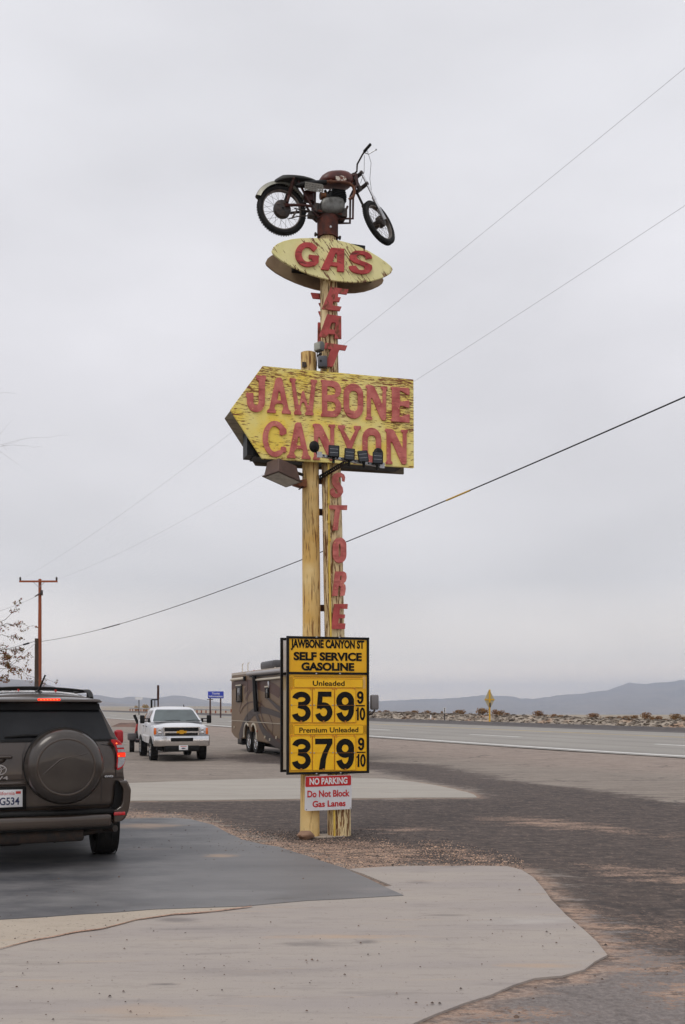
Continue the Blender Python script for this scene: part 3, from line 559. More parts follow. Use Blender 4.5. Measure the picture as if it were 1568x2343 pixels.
# steel sleeve at the top, motorcycle above
top = V2(750, 540); T0 = (SG.world(top.x, 0, 0)[0], SG.world(top.x, 0, 0)[1], top.z)
BK = Frame(T0, 17)
sl_ = BK.empty('mounting_sleeve'); tag(sl_, 'rusty steel sleeve bolted over the top of the lettered post', 'sleeve')
b = MB(); b.lathe([(.125, -.03), (.128, -.03), (.128, .235), (.125, .235)], (0, 0, 0), (0, 0, 1), 24, True); b.box((0, 0, .24), (.3, .22, .02)); b.build('sleeve', mat('rusty_steel', srgb(92, 44, 30), .8, .1, srgb(50, 30, 26), 9, .9, .1), sl_)
for sx_ in (-1, 1): MB().tube((sx_ * .11, 0, .0), (sx_ * .16, 0, .0), .014).tube((sx_ * .145, 0, 0), (sx_ * .165, 0, 0), .024, n=6).build('bolt', dark_metal, sl_)
MB().tube((0, -.12, .055), (0, -.135, .055), .014, n=8).build('bolt', steel, sl_)
moto = BK.empty('motorcycle'); tag(moto, 'old rusty brown motorcycle mounted high on top of the sign post', 'motorcycle')
def bp(x, y, o=0.): a = BK.px(*z1(x, y), o); return Vector((a[0], o, a[1]))
def b2(L, o=0.): return [BK.px(*z1(x, y), o) for x, y in L]
oldsteel = mat('tarnished_steel', srgb(120, 112, 104), .45, .6, srgb(70, 58, 50), 14, .9)
def wheel(parent, M, Ro=.298, tr=.034, drum=.10, fr=False):
    wt = MB(); wt.v = []; wt.torus((0, 0, 0), (0, 1, 0), Ro - tr, tr, 40, 12, 1.15)
    for k in range(60):
        a = 2 * math.pi * k / 60; 
        for s_ in (-.5, .5): wt.box(((Ro - .001) * math.cos(a), s_ * .03, (Ro - .001) * math.sin(a)), (.012, .018, .012))
    w0 = empty('tmp', (0, 0, 0)); bpy.data.objects.remove(w0)
    tyre = wt.build(('front_wheel' if fr else 'rear_wheel'), rubber, parent); tyre.matrix_local = M
    rb = MB(); rb.lathe([(Ro - 2 * tr - .004, -.022), (Ro - 2 * tr + .008, -.026), (Ro - 2 * tr + .008, .026), (Ro - 2 * tr - .004, .022), (Ro - 2 * tr - .004, -.022)], (0, 0, 0), (0, 1, 0), 40, False); rb.build('rim', oldsteel, tyre)
    hb = MB(); hb.lathe([(.02, -.075), (drum * .72, -.07), (drum * .95, -.06), (drum, -.045), (drum, .0), (.045, .01), (.045, .06), (.02, .065)], (0, 0, 0), (0, 1, 0), 28); hb.tube((0, -.10, 0), (0, .10, 0), .012)
    for k in range(5): a = 2 * math.pi * k / 5; hb.box((drum * .5 * math.cos(a), -.072, drum * .5 * math.sin(a)), (.06, .006, .008), None)
    hb.build('hub', dark_metal, tyre)
    sb = MB()
    for k in range(32):
        a = 2 * math.pi * k / 32; a2 = a + (.42 if k % 2 else -.42); s_ = -.04 if k % 4 < 2 else .04
        sb.tube((.8 * drum * math.cos(a2), s_, .8 * drum * math.sin(a2)), ((Ro - 2 * tr) * math.cos(a), 0, (Ro - 2 * tr) * math.sin(a)), .0018, n=4, cap=False)
    sb.build('spokes', oldsteel, tyre); return tyre
rh = bp(345, 722); wheel(moto, Matrix.Translation(rh), drum=.105)
r_, dl = R(29), R(37); L_ = Vector((0, 1, 0)); f0 = Vector((math.cos(r_), 0, math.sin(r_))); sx3 = Vector((-math.sin(r_), 0, math.cos(r_)))
aa = f0 * math.cos(dl) + L_ * math.sin(dl); nn = aa.cross(sx3); fh = bp(1305, 848)
Mw = Matrix((aa.to_4d(), (-nn).to_4d(), sx3.to_4d(), (0, 0, 0, 1))).transposed()
for i in range(3): Mw[3][i] = 0
Mw[0][3], Mw[1][3], Mw[2][3] = fh; wheel(moto, Mw, Ro=.280, tr=.032, drum=.07, fr=True)
brown = mat('old_brown_paint', srgb(72, 32, 24), .45, 0, srgb(46, 26, 22), 10, .8, .05); tankm = mat('faded_red_brown_tank', srgb(96, 40, 30), .4, 0, srgb(58, 32, 26), 5, .8)
def HT(s, n_=0, a_=0): return fh + sx3 * s + nn * n_ + aa * a_
for sgn in (1, -1):
    b = MB(); b.path([HT(-.01, sgn * .085), HT(.14, sgn * .085)], [.026, .024], 10); b.build('fork_slider', steel, moto)
    b = MB(); b.path([HT(.14, sgn * .085), HT(.27, sgn * .085)], [.021, .019], 10); b.path([HT(.27, sgn * .085), HT(.63, sgn * .085)], .0155, 8); b.path([HT(.25, sgn * .085), HT(.29, sgn * .085)], .024, 10); b.build('fork_leg', chrome if sgn > 0 else dark_metal, moto)
b = MB()
for s_ in (.46, .60): b.path([HT(s_, -.10), HT(s_, .10)], .024, 8); b.path([HT(s_, 0), HT(s_, 0, -.08)], .025, 8)
b.path([HT(.42, 0, -.07), HT(.64, 0, -.07)], .027, 10); b.build('yoke', dark_metal, moto)
b = MB(); b.path([HT(.62, -.36, -.14), HT(.70, -.26, -.09), HT(.70, -.10, -.04), HT(.64, -.05, -.03), HT(.64, .05, -.03), HT(.70, .10, -.04), HT(.74, .22, -.06), HT(.75, .28, -.08)], .011, 8); hbm = b.build('handlebar', dark_metal, moto)
MB().path([HT(.75, .27, -.08), HT(.75, .40, -.13)], .017, 10).build('grip', rubber, hbm); MB().path([HT(.64, -.33, -.12), HT(.60, -.42, -.16)], .017, 10).build('grip', rubber, hbm)
MB().path([HT(.74, .26, -.07), HT(.72, .27, .0), HT(.72, .36, .05)], .006, 6).ball(HT(.72, .36, .05), .011, 8, 6).build('brake_lever', steel, hbm)
MB().path([HT(.74, .26, -.06), HT(.78, .25, .06), HT(.66, .2, .12), HT(.5, .12, .06), HT(.3, .03, .08), HT(.05, .05, .02)], .0028, 5).path([HT(.72, .24, -.06), HT(.6, .1, .04), HT(.5, .03, -.04)], .0028, 5).build('cable', black_paint, moto)
MB().ball(HT(.62, -.02, .02), (.045, .05, .035), 12, 8).build('headlamp_bracket', black_paint, moto)
# tank, seat, fender
def puff(P, w, m, name, e=.35, par=None, ins=.22):
    """a cushion shape from a side outline: wide in the middle, rounded toward the outline"""
    cx = sum(p[0] for p in P) / len(P); cz = sum(p[1] for p in P) / len(P); n = len(P); vs = []; sec = [(-1, .0), (-.96, .55), (-.75, .86), (-.4, .98), (0, 1), (.4, .98), (.75, .86), (.96, .55), (1, 0)]
    for yy, k in sec: k = max(k, .02); k = 1 - (1 - k) * (ins / .22) if k > .02 else .3; vs += [(cx + (p[0] - cx) * k, yy * w / 2, cz + (p[1] - cz) * k) for p in P]
    b = MB(); m_ = len(sec); b.add(vs, [(i * n + k, i * n + (k + 1) % n, (i + 1) * n + (k + 1) % n, (i + 1) * n + k) for i in range(m_ - 1) for k in range(n)] + [tuple(range(n))[::-1], tuple(range((m_ - 1) * n, m_ * n))])
    return b.build(name, m, par or moto, ang=60)
tk = puff(b2([(703, 462), (708, 430), (730, 398), (765, 374), (810, 362), (860, 357), (912, 356), (960, 362), (1000, 376), (1030, 400), (1045, 430), (1042, 470), (1010, 496), (960, 500), (900, 488), (800, 482), (715, 474)]), .27, tankm, 'fuel_tank')
dec = b2([(880, 380), (905, 384), (935, 376), (985, 388), (984, 420), (978, 445), (945, 450), (920, 438), (905, 452), (878, 448), (884, 415)], -.14)
MB().prism(dec, -.128, -.1365).build('torn_decal', mat('torn_white_decal', srgb(205, 195, 180), .6, 0, srgb(110, 60, 45), 28, 1, lo=.5, hi=.56), tk, smooth=False)
MB().tube(bp(912, 372), bp(912, 352), .022, n=12).build('filler_cap', dark_metal, tk)
puff(b2([(260, 448), (272, 434), (320, 405), (370, 401), (430, 402), (500, 408), (560, 416), (620, 432), (660, 445), (695, 462), (680, 472), (600, 468), (500, 458), (440, 455), (350, 462), (264, 464)]), .24, mat('worn_black_vinyl', srgb(34, 34, 32), .6, 0, srgb(56, 54, 46), 9, .8, .1), 'seat')
fen = []; fc = Vector((345, 722))
b = MB(); vs = []; nA = 22
for i in range(nA + 1):
    a = R(158 - (158 - 35) * i / nA); rr = (.345 if i < 14 else .345 - .010 * (i - 14) / 8)
    for j in range(7): t = -1 + 2 * j / 6; vs.append((rh.x + (rr - .055 * t ** 4) * math.cos(a), t * .065, rh.z + (rr - .055 * t ** 4) * math.sin(a)))
b.add(vs, [(i * 7 + j, i * 7 + j + 1, (i + 1) * 7 + j + 1, (i + 1) * 7 + j) for i in range(nA) for j in range(6)])
fo = b.build('rear_fender', mat('dull_silver_fender', srgb(150, 150, 138), .4, .5, srgb(110, 105, 96), 6, .7), moto); fo.modifiers.new('s', 'SOLIDIFY').thickness = .004
b = MB()
for q, r0 in (([(1062, 385), (1080, 510)], .026), ([(1050, 400), (900, 440), (700, 470)], .016), ([(1065, 505), (1038, 560), (1034, 826), (905, 826)], .014), ([(700, 470), (560, 440), (440, 440)], .013), ([(490, 440), (560, 580), (655, 752)], .015), ([(668, 480), (662, 700)], .014), ([(640, 755), (700, 810), (900, 826)], .014), ([(985, 700), (930, 820)], .014)):
    for o in ((-.06, .06) if len(q) > 2 else (-.05, .05)): b.path([bp(x, y) + Vector((0, o, 0)) for x, y in q], r0, 8)
b.build('frame', brown, moto)
MB().path([bp(365, 705) + Vector((0, -.09, 0)), bp(520, 700) + Vector((0, -.08, 0)), bp(640, 706) + Vector((0, -.06, 0))], [.02, .016, .016], 8).path([bp(345, 722) + Vector((0, .09, 0)), bp(640, 706) + Vector((0, .06, 0))], .016, 8).build('swingarm', brown, moto)
for o in (-.11, .11):
    a, c = bp(442, 455) + Vector((0, o, 0)), bp(378, 685) + Vector((0, o, 0)); b = MB(); b.path([a, c], .011, 8)
    pts = []
    for k in range(100): t = k / 99; ang = t * 2 * math.pi * 10; pts.append(a.lerp(c, .12 + .58 * t) + Vector((math.cos(ang) * .021, math.sin(ang) * .021, 0)))
    b.path(pts, .0042, 5); b.path([a.lerp(c, .7), c], .019, 10); b.ball(a, .02, 8, 6); b.build('shock_absorber', rust, moto)
eng = mat('dull_engine_alloy', srgb(112, 112, 108), .45, .6, srgb(66, 62, 58), 12, .8, .05)
P = b2([(706, 690), (722, 655), (760, 638), (820, 632), (880, 634), (925, 655), (942, 700), (940, 750), (915, 782), (860, 796), (780, 796), (730, 780), (708, 745)])
cx = sum(p[0] for p in P) / len(P); cz = sum(p[1] for p in P) / len(P); b = MB(); vs = []
for yy, k in ((.13, .8), (.12, 1), (-.12, 1), (-.135, .93), (-.15, .75), (-.153, .3)): vs += [(cx + (p[0] - cx) * k, yy, cz + (p[1] - cz) * k) for p in P]
n = len(P); b.add(vs, [(i * n + k, i * n + (k + 1) % n, (i + 1) * n + (k + 1) % n, (i + 1) * n + k) for i in range(5) for k in range(n)] + [tuple(range(n))[::-1], tuple(range(5 * n, 6 * n))]); en = b.build('crankcase', eng, moto)
MB().box(bp(830, 760) + Vector((0, 0, 0)), (.36, .2, .10)).box(bp(690, 720), (.09, .16, .10)).box(bp(640, 770), (.08, .1, .05)).build('gearbox', dark_metal, moto)
b = MB(); cc = bp(900, 600)
for k in range(7): b.rbox((cc.x - .002 * k, 0, cc.z - .07 + .021 * k), (.185 - .006 * abs(k - 3), .2, .012), .004, seg=1)
b.rbox((cc.x, 0, cc.z), (.145, .16, .15), .02); b.build('cylinder_head', black_paint, moto)
MB().path([bp(710, 610) + Vector((0, -.07, 0)), bp(762, 610) + Vector((0, -.07, 0))], .041, 14).build('air_filter', mat('old_brass', srgb(120, 76, 40), .5, .4, srgb(70, 44, 30), 20, .7), moto)
MB().path([bp(762, 610) + Vector((0, -.07, 0)), bp(820, 600)], .022, 8).path([bp(775, 530), bp(785, 600) + Vector((0, -.06, 0)), bp(775, 640) + Vector((0, -.06, 0))], .018, 8).build('carburettor', dark_metal, moto)
b = MB(); b.path([bp(985, 655) + Vector((0, -.10, 0)), bp(1022, 635) + Vector((0, -.12, 0)), bp(1034, 590) + Vector((0, -.13, 0)), bp(1020, 540) + Vector((0, -.13, 0)), bp(985, 510) + Vector((0, -.13, 0)), bp(930, 498) + Vector((0, -.13, 0)), bp(800, 492) + Vector((0, -.13, 0)), bp(760, 490) + Vector((0, -.13, 0))], .0185, 10); b.path([bp(810, 492) + Vector((0, -.13, 0)), bp(790, 492) + Vector((0, -.13, 0))], .026, 10)
b.build('exhaust_pipe', mat('burnt_pipe', srgb(110, 70, 48), .45, .5, srgb(70, 44, 36), 9, .8), moto)
sh = BK.px(*z1(665, 488), -.15)
MB().path([bp(760, 490) + Vector((0, -.11, 0)), bp(560, 505) + Vector((0, -.11, 0)), bp(470, 520) + Vector((0, -.1, 0))], [.03, .034, .02], 10).build('silencer', black_paint, moto)
b = MB()
x0, z0 = BK.px(*z1(572, 516), -.16); x1, z1_ = BK.px(*z1(760, 462), -.16)
holes = []
for r2 in range(4):
    for k in range(6):
        xx = x0 + .014 + k * (x1 - x0 - .02) / 6 + (r2 % 2) * .008; zz = z0 + .008 + r2 * (z1_ - z0 - .01) / 4; holes.append([(xx, zz), (xx + .022, zz), (xx + .022, zz + .006), (xx, zz + .006)])
b.prism([(x0, z0), (x1 - .015, z0), (x1, z0 + .015), (x1, z1_ - .015), (x1 - .015, z1_), (x0 + .01, z1_)], -.148, -.152, holes); b.build('heat_shield', mat('dull_slotted_steel', srgb(120, 116, 108), .5, .5), moto, smooth=False)
MB().path([bp(452, 742) + Vector((0, -.1, 0)), bp(640, 775) + Vector((0, -.1, 0))], .008, 6).path([bp(395, 842) + Vector((0, -.1, 0)), bp(480, 820) + Vector((0, -.1, 0)), bp(600, 812) + Vector((0, -.1, 0))], .007, 6).path([bp(430, 835) + Vector((0, -.1, 0)), bp(475, 760) + Vector((0, -.1, 0))], .012, 6).build('kick_linkage', dark_metal, moto)
MB().ball(bp(620, 552) + Vector((0, -.07, 0)), (.036, .03, .036), 12, 8).rbox(bp(610, 590), (.12, .10, .12), .02).build('side_cover', brown, moto)

# small lamp and boxes on the post, conduit
def pt(conv, x, y, o): a = gp(conv, o)(x, y); return Vector((a[0], o, a[1]))
fl = SG.empty('flood_lamp'); tag(fl, 'small grey floodlight with glass face clamped to the post beside the T', 'floodlight')
c0 = pt(ze, 300, 1600, -.16); Mx = Matrix.Translation(c0) @ Matrix.Rotation(R(-62), 4, 'Z')
MB().rbox((0, 0, 0), (.12, .07, .115), .02, Mx).build('housing', mat('grey_cast_metal', srgb(104, 106, 104), .5, .3), fl); MB().rbox((0, -.038, 0), (.10, .02, .095), .008, Mx).build('lens', mat('dusty_glass', srgb(168, 168, 155), .25, .1, srgb(120, 120, 112), 18, .7), fl)
MB().box(c0 + Vector((.02, .06, -.07)), (.03, .1, .02)).path([c0 + Vector((-.02, .03, -.06)), c0 + Vector((-.02, .05, -.16)), c0 + Vector((-.03, .06, -.34))], .006, 6).build('bracket', dark_metal, fl)
jb = SG.empty('junction_box'); tag(jb, 'dark grey electrical junction box on the post just above the arrow board', 'electrical box')
c0 = pt(ze, 372, 1960, -.16); Mx = Matrix.Translation(c0) @ Matrix.Rotation(R(-18), 4, 'Z')
MB().rbox((0, 0, 0), (.11, .09, .135), .012, Mx).build('box', mat('grey_box_paint', srgb(84, 86, 92), .5, .2, srgb(60, 60, 64), 14, .5), jb); MB().tube((-.02, -.045, 0), (-.02, -.05, 0), .014, M=Mx).build('knockout', black_paint, jb)
cd = SG.empty('conduit'); tag(cd, 'thin yellow electrical conduit running up the lettered post', 'conduit')
yel = mat('yellow_conduit_paint', srgb(222, 190, 84), .5, 0, srgb(200, 160, 60), 9, .6)
b = MB(); b.path([Vector((V2(766, 1914, -.15).x, -.15, -.02)), V2(764, 1790, -.15), V2(757.5, 1457, -.155), V2(754, 1300, -.15), V2(752, 1060, -.145), V2(750, 845, -.14)], .0125, 8); b.build('pipe', yel, cd)
for yy, xx in ((520, 550), (772, 552), (1000, 562)): a = pt(z3, xx, yy, -.155); b = MB(); b.tube(a + Vector((0, 0, -.018)), a + Vector((0, 0, .018)), .018); b.build('coupling', yel, cd)

# floodlight box
fb = SG.empty('floodlight'); tag(fb, 'large brown box floodlight tilted down below the arrow board', 'floodlight')
zf = Z(950, 1620, 3.136)
cc = pt(zf, 252, 404, -.30); zx = Vector((.85, .5, -.16)).normalized(); zz_ = Vector((.095, .16, .98)); zz_ = (zz_ - zx * zz_.dot(zx)).normalized(); zy = zz_.cross(zx)
Mx = Matrix.Translation(cc) @ Matrix((zx, zy, zz_)).transposed().to_4x4()
brn = mat('brown_lamp_housing', srgb(92, 70, 60), .5, .2, srgb(70, 54, 46), 9, .6)
MB().rbox((0, 0, .10), (.37, .25, .19), .010, Mx, taper=(.80, .80, .02)).box((0, 0, .006), (.395, .275, .012), Mx).build('housing', brn, fb, smooth=False)
MB().box((0, 0, -.003), (.345, .225, .005), Mx).build('lens', mat('dusty_lens', srgb(168, 162, 150), .2, .2, srgb(120, 114, 104), 8, .6), fb, smooth=False)
b = MB(); pA = pt(zf, 480, 350, -.1); pB = pt(zf, 420, 330, -.25); b.path([pA, pB], .02, 8); b.path([pt(zf, 440, 520, -.12), pt(zf, 500, 480, -.1)], .008, 6); b.build('arm', black_paint, fb)
bk = SG.empty('wooden_bracket'); tag(bk, 'brown wooden block bracket nailed to the left post under the floodlight', 'bracket')
MB().prism([gp(zf, -.06)(*p) for p in [(375, 468), (420, 425), (515, 415), (515, 500), (450, 492)]], -.13, .0).build('block', mat('brown_wood_block', srgb(138, 84, 52), .8, 0, srgb(100, 60, 40), 9, .7), bk, smooth=False)

# solar lights on a strut rail
so_ = SG.empty('solar_light_bar'); tag(so_, 'slotted steel rail carrying four solar panels and two lamp heads before the arrow board', 'solar lights')
def q2(x, y, o): return pt(zf, x, y, o)
ra, rb_ = q2(668, 128, -.50), q2(1385, 250, -.50)
b = MB(); dv = (rb_ - ra); L0 = dv.length; Mr = Matrix.Translation(ra) @ dv.to_track_quat('X', 'Z').to_matrix().to_4x4()
b.box((L0 / 2, 0, .014), (L0, .04, .004), Mr); b.box((L0 / 2, 0, -.014), (L0, .04, .004), Mr); b.box((L0 / 2, .018, 0), (L0, .004, .03), Mr)
for k in range(14): b.box((L0 * (k + .5) / 14, -.018, 0), (.03, .004, .03), Mr)
b.build('rail', steel, so_, smooth=False)
b = MB(); p0, p1 = q2(672, 388, -.02), q2(1000, 196, -.49); dv = p1 - p0; L1 = dv.length; Ms = Matrix.Translation(p0) @ dv.to_track_quat('X', 'Z').to_matrix().to_4x4()
b.box((L1 / 2, 0, .018), (L1, .04, .004), Ms); b.box((L1 / 2, 0, -.018), (L1, .04, .004), Ms)
for k in range(16): b.box((L1 * (k + .5) / 16, -.018, 0), (L1 / 16 * .6, .004, .036), Ms)
b.build('strut', black_paint, so_, smooth=False)
pan_m = mat('dark_solar_cell', (.02, .022, .028), .18, .2, (.03, .034, .04), 9, .5)
for x, y, w_, h_, tl in ((843, 82, .128, .152, 2), (1022, 118, .124, .152, 4), (1176, 140, .124, .142, -7), (1345, 160, .126, .152, 3)):
    c_ = q2(x, y, -.56); Mp = Matrix.Translation(c_) @ Matrix.Rotation(R(-10), 4, 'Z') @ Matrix.Rotation(R(-12), 4, 'X') @ Matrix.Rotation(R(tl), 4, 'Y')
    o = MB().rbox((0, 0, 0), (w_, .02, h_), .012, Mp, seg=3).tube((0, .01, -.05), (0, .05, -h_ / 2 - .05), .016, M=Mp).build('solar_panel', black_paint, so_)
    b = MB()
    for k in (-1, 0, 1): b.box((0, -.0118, k * .046), (w_ * .78, .003, .042), Mp)
    b.build('cells', pan_m, o, smooth=False)
    MB().box((0, -.0135, .023), (w_ * .76, .001, .0025), Mp).box((0, -.0135, -.023), (w_ * .76, .001, .0025), Mp).build('busbar', steel, o, smooth=False)
for x, y, o in ((618, 30, -.5), (1350, 108, -.42)):
    c_ = q2(x, y, o); MB().ball(c_, (.062, .035, .068), 16, 10).path([c_ + Vector((.02, .0, -.05)), c_ + Vector((.06, 0, -.12))], .012, 8).build('lamp_head', black_paint, so_)
for p in (ra, rb_): MB().box(p + Vector((0, -.03, 0)), (.06, .01, .065)).build('end_plate', steel, so_, smooth=False)

# ------------------------------------------------------------------ the price sign
def text(parent, s, rect, y, m, bold=0., name='lettering', th=.004, fr=None, space=1.0):
    """rect = x0, x1, z0, z1 in the frame"""
    cu = bpy.data.curves.new('t', 'FONT'); cu.body = s; cu.size = 1; cu.offset = bold; cu.extrude = .5; cu.space_character = space; cu.resolution_u = 4
    o = bpy.data.objects.new('t', cu); C.objects.link(o); bpy.context.view_layer.update()
    me = bpy.data.meshes.new_from_object(o.evaluated_get(bpy.context.evaluated_depsgraph_get())); bpy.data.objects.remove(o); bpy.data.curves.remove(cu)
    vs = [v.co.copy() for v in me.vertices]; fs = [tuple(p.vertices) for p in me.polygons]; bpy.data.meshes.remove(me)
    xa, xb = min(v.x for v in vs), max(v.x for v in vs); ya, yb = min(v.y for v in vs), max(v.y for v in vs)
    b = MB(); b.add([(rect[0] + (v.x - xa) / (xb - xa) * (rect[1] - rect[0]), y - (v.z + .5) * th, rect[2] + (v.y - ya) / (yb - ya) * (rect[3] - rect[2])) for v in vs], fs)
    return b.build(name, m, parent, smooth=False)
def thick(pts, ws):
    L_, R_ = [], []; n = len(pts)
    for i, p in enumerate(pts):
        a, c = pts[max(i - 1, 0)], pts[min(i + 1, n - 1)]; dx, dz = c[0] - a[0], c[1] - a[1]; l = math.hypot(dx, dz) or 1; w_ = (ws if not isinstance(ws, tuple) else lerp(ws[0], ws[1], i / (n - 1))) / 2
        L_.append((p[0] - dz / l * w_, p[1] + dx / l * w_)); R_.append((p[0] + dz / l * w_, p[1] - dx / l * w_))
    return L_ + R_[::-1]
def ring(cx, cz, rx, rz, w_): return (arc(cx, cz, rx + w_ / 2, rz + w_ / 2, 0, 345, 23), [arc(cx, cz, rx - w_ / 2, rz - w_ / 2, 0, 345, 23)])
DIG = {'3': [(thick(arc(.305, .745, .205, .16, 172, -88, 16) + [(.2, .585)], (.19, .15)), ()), (thick([(.2, .535)] + arc(.305, .30, .21, .205, 85, -172, 16), (.15, .19)), ())],
       '5': [([(.09, 1), (.57, 1), (.57, .83), (.25, .83), (.235, .60), (.22, .44), (.045, .44)], ()), (thick(arc(.29, .325, .22, .23, 140, -168, 20), .19), ())],
       '7': [([(.01, 1), (.61, 1), (.61, .84), (.48, .62), (.39, .35), (.35, 0), (.14, 0), (.19, .32), (.28, .57), (.42, .82), (.01, .82)], ())],
       '9': [ring(.305, .69, .205, .215, .19), (thick([(.51, .70), (.512, .5)] + arc(.30, .42, .21, .325, 0, -160, 16), (.18, .19)), ())],
       '1': [([(.0, .80), (.12, .84), (.17, 1), (.32, 1), (.32, 0), (.13, 0), (.13, .72), (.0, .72)], ())],
       '0': [ring(.30, .5, .205, .405, .19)]}
def numeral(parent, s_, rect, y, m, th=.003):
    P = []; x_ = 0
    for c in s_:
        xs = [p[0] for o, h in DIG[c] for p in o]; mn = min(xs); P += [([(p[0] - mn + x_, p[1]) for p in o], [[(p[0] - mn + x_, p[1]) for p in q] for q in h]) for o, h in DIG[c]]; x_ += max(xs) - mn + .10
    xs = [p[0] for o, h in P for p in o]; zs_ = [p[1] for o, h in P for p in o]; xa, xb, za, zb = min(xs), max(xs), min(zs_), max(zs_)
    f = lambda p: (rect[0] + (p[0] - xa) / (xb - xa) * (rect[1] - rect[0]), rect[2] + (p[1] - za) / (zb - za) * (rect[3] - rect[2]))
    b = MB()
    for k, (o, h) in enumerate(P): b.prism([f(p) for p in o], y + .001, y - th - .0004 * (k % 2), [[f(p) for p in q] for q in h])
    return b.build('numeral', m, parent, smooth=False)
PY = -.17                                            # plane of the board's face
def r4(x0, x1, ya, yb, y=PY, conv=z4):
    """picture rectangle -> local rectangle"""
    xm, ym = (x0 + x1) / 2, (ya + yb) / 2; f = gp(conv, y); return (f(x0, ym)[0], f(x1, ym)[0], f(xm, yb)[1], f(xm, ya)[1])
blk = mat('black_sign_lettering', (.004, .004, .004), .6, 0, (.010, .008, .006), 20, .5)
yb_ = mat('yellow_acrylic', srgb(244, 186, 12), .3, 0, srgb(232, 170, 8), 3, .8); yb2 = mat('yellow_flip_panel', srgb(247, 192, 20), .35, 0, srgb(236, 176, 12), 6, .6)
ps = SG.empty('price_sign'); tag(ps, 'yellow gas price board reading 359 and 379 in a black frame', 'price sign', 'gas price boards')
xa, xb, za, zb = -.528, .500, .766, 2.412; zs = gp(z4, PY)(620, 505)[1]
def rect_frame(b, x0, x1, z0, z1, t, y0, y1):
    ym, dy = (y0 + y1) / 2, abs(y1 - y0)
    b.box(((x0 + x1) / 2, ym, z1 - t / 2), (x1 - x0, dy, t)); b.box(((x0 + x1) / 2, ym, z0 + t / 2), (x1 - x0, dy, t))
    b.box((x0 + t / 2, ym, (z0 + z1) / 2), (t, dy, z1 - z0 - 2 * t)); b.box((x1 - t / 2, ym, (z0 + z1) / 2), (t, dy, z1 - z0 - 2 * t))
b = MB(); rect_frame(b, xa, xb, za, zb, .028, PY - .012, -.148); b.box(((xa + xb) / 2, PY + .02, zs), (xb - xa - .056, .06, .028)); b.build('frame', black_paint, ps, smooth=False)
MB().box(((xa + xb) / 2, PY + .012, (zs + .014 + zb - .028) / 2), (xb - xa - .057, .02, zb - .028 - zs - .014 - .001)).build('name_panel', yb_, ps, smooth=False)
MB().box(((xa + xb) / 2, PY + .012, (zs - .014 + za + .028) / 2), (xb - xa - .057, .02, zs - .014 - za - .028 - .001)).build('price_panel', yb_, ps, smooth=False)
tf = PY + .001
text(ps, 'JAWBONE CANYON ST', r4(233, 997, 155, 268), tf, blk, .04)
text(ps, 'SELF SERVICE', r4(262, 972, 285, 373), tf, blk, .042); text(ps, 'GASOLINE', r4(343, 893, 392, 478), tf, blk, .045)
def rr4(b, r, y, rad=.02, t=.004, th=.003):
    x0, x1, z0, z1 = r; O_ = []; I_ = []
    for cx, cz, a0 in ((x1 - rad, z1 - rad, 0), (x0 + rad, z1 - rad, 90), (x0 + rad, z0 + rad, 180), (x1 - rad, z0 + rad, 270)):
        O_ += arc(cx, cz, rad, rad, a0, a0 + 90, 4); I_ += arc(cx, cz, rad - t, rad - t, a0, a0 + 90, 4)
    b.prism(O_, y, y - th, [I_]); return b
for (x0, x1, ya, yb), s_, tr_ in (((262, 985, 560, 655), 'Unleaded', (460, 792, 582, 636)), ((262, 992, 1042, 1142), 'Premium Unleaded', (320, 935, 1068, 1122))):
    r = r4(x0, x1, ya, yb); MB().box(((r[0] + r[1]) / 2, PY - .002, (r[2] + r[3]) / 2), (r[1] - r[0], .006, r[3] - r[2])).build('grade_panel', yb2, ps, smooth=False)
    rr4(MB(), (r[0] + .002, r[1] - .002, r[2] + .002, r[3] - .002), PY - .005, .018, .003, .001).build('panel_outline', blk, ps, smooth=False)
    text(ps, s_, r4(*tr_), PY - .0052, blk, .018, th=.0015)
clipm = mat('amber_clip', srgb(205, 130, 40), .4)
for i, (ya, yb, s_, y0, y1) in enumerate(((664, 1018, '359', 695, 1012), (1158, 1515, '379', 1185, 1508))):
    for k, ((x0, x1), (t0, t1)) in enumerate((((224, 452), (243, 438)), ((458, 684), (484, 664)), ((690, 908), (703, 890)))):
        r = r4(x0, x1, ya, yb); MB().box(((r[0] + r[1]) / 2, PY - .004, (r[2] + r[3]) / 2), (r[1] - r[0], .008, r[3] - r[2])).build('number_panel', yb2, ps, smooth=False)
        rr4(MB(), r, PY - .008, .004, .0035, .0008).build('panel_edge', mat('panel_edge_amber', srgb(178, 112, 22), .5) if 'panel_edge_amber' not in bpy.data.materials else bpy.data.materials['panel_edge_amber'], ps, smooth=False)
        numeral(ps, s_[k], r4(t0, t1, y0, y1), PY - .008, blk, .0025)
        zm = (r[2] + r[3]) / 2 + .004; MB().box(((r[0] + r[1]) / 2, PY - .0107, zm), (r[1] - r[0] - .006, .001, .003)).build('fold_line', bpy.data.materials['panel_edge_amber'], ps, smooth=False)
        for xx in (r[0] + .018, r[1] - .018): MB().lathe([(.009, 0), (.007, .005), (.001, .007)], (xx, PY - .0082, zm), (0, -1, 0), 8).build('rivet', steel, ps)
        for xx, zz in ((r[0] + .018, r[3] - .002), (r[1] - .018, r[3] - .002), ((r[0] + r[1]) / 2, r[2] + .006)): MB().prism([(xx - .004, zz - .017), (xx + .004, zz - .017), (xx + .004, zz + .008), (xx + .011, zz + .008), (xx + .011, zz + .016), (xx - .011, zz + .016), (xx - .011, zz + .008), (xx - .004, zz + .008)], PY - .0125, PY - .0105).build('clip', clipm, ps, smooth=False)
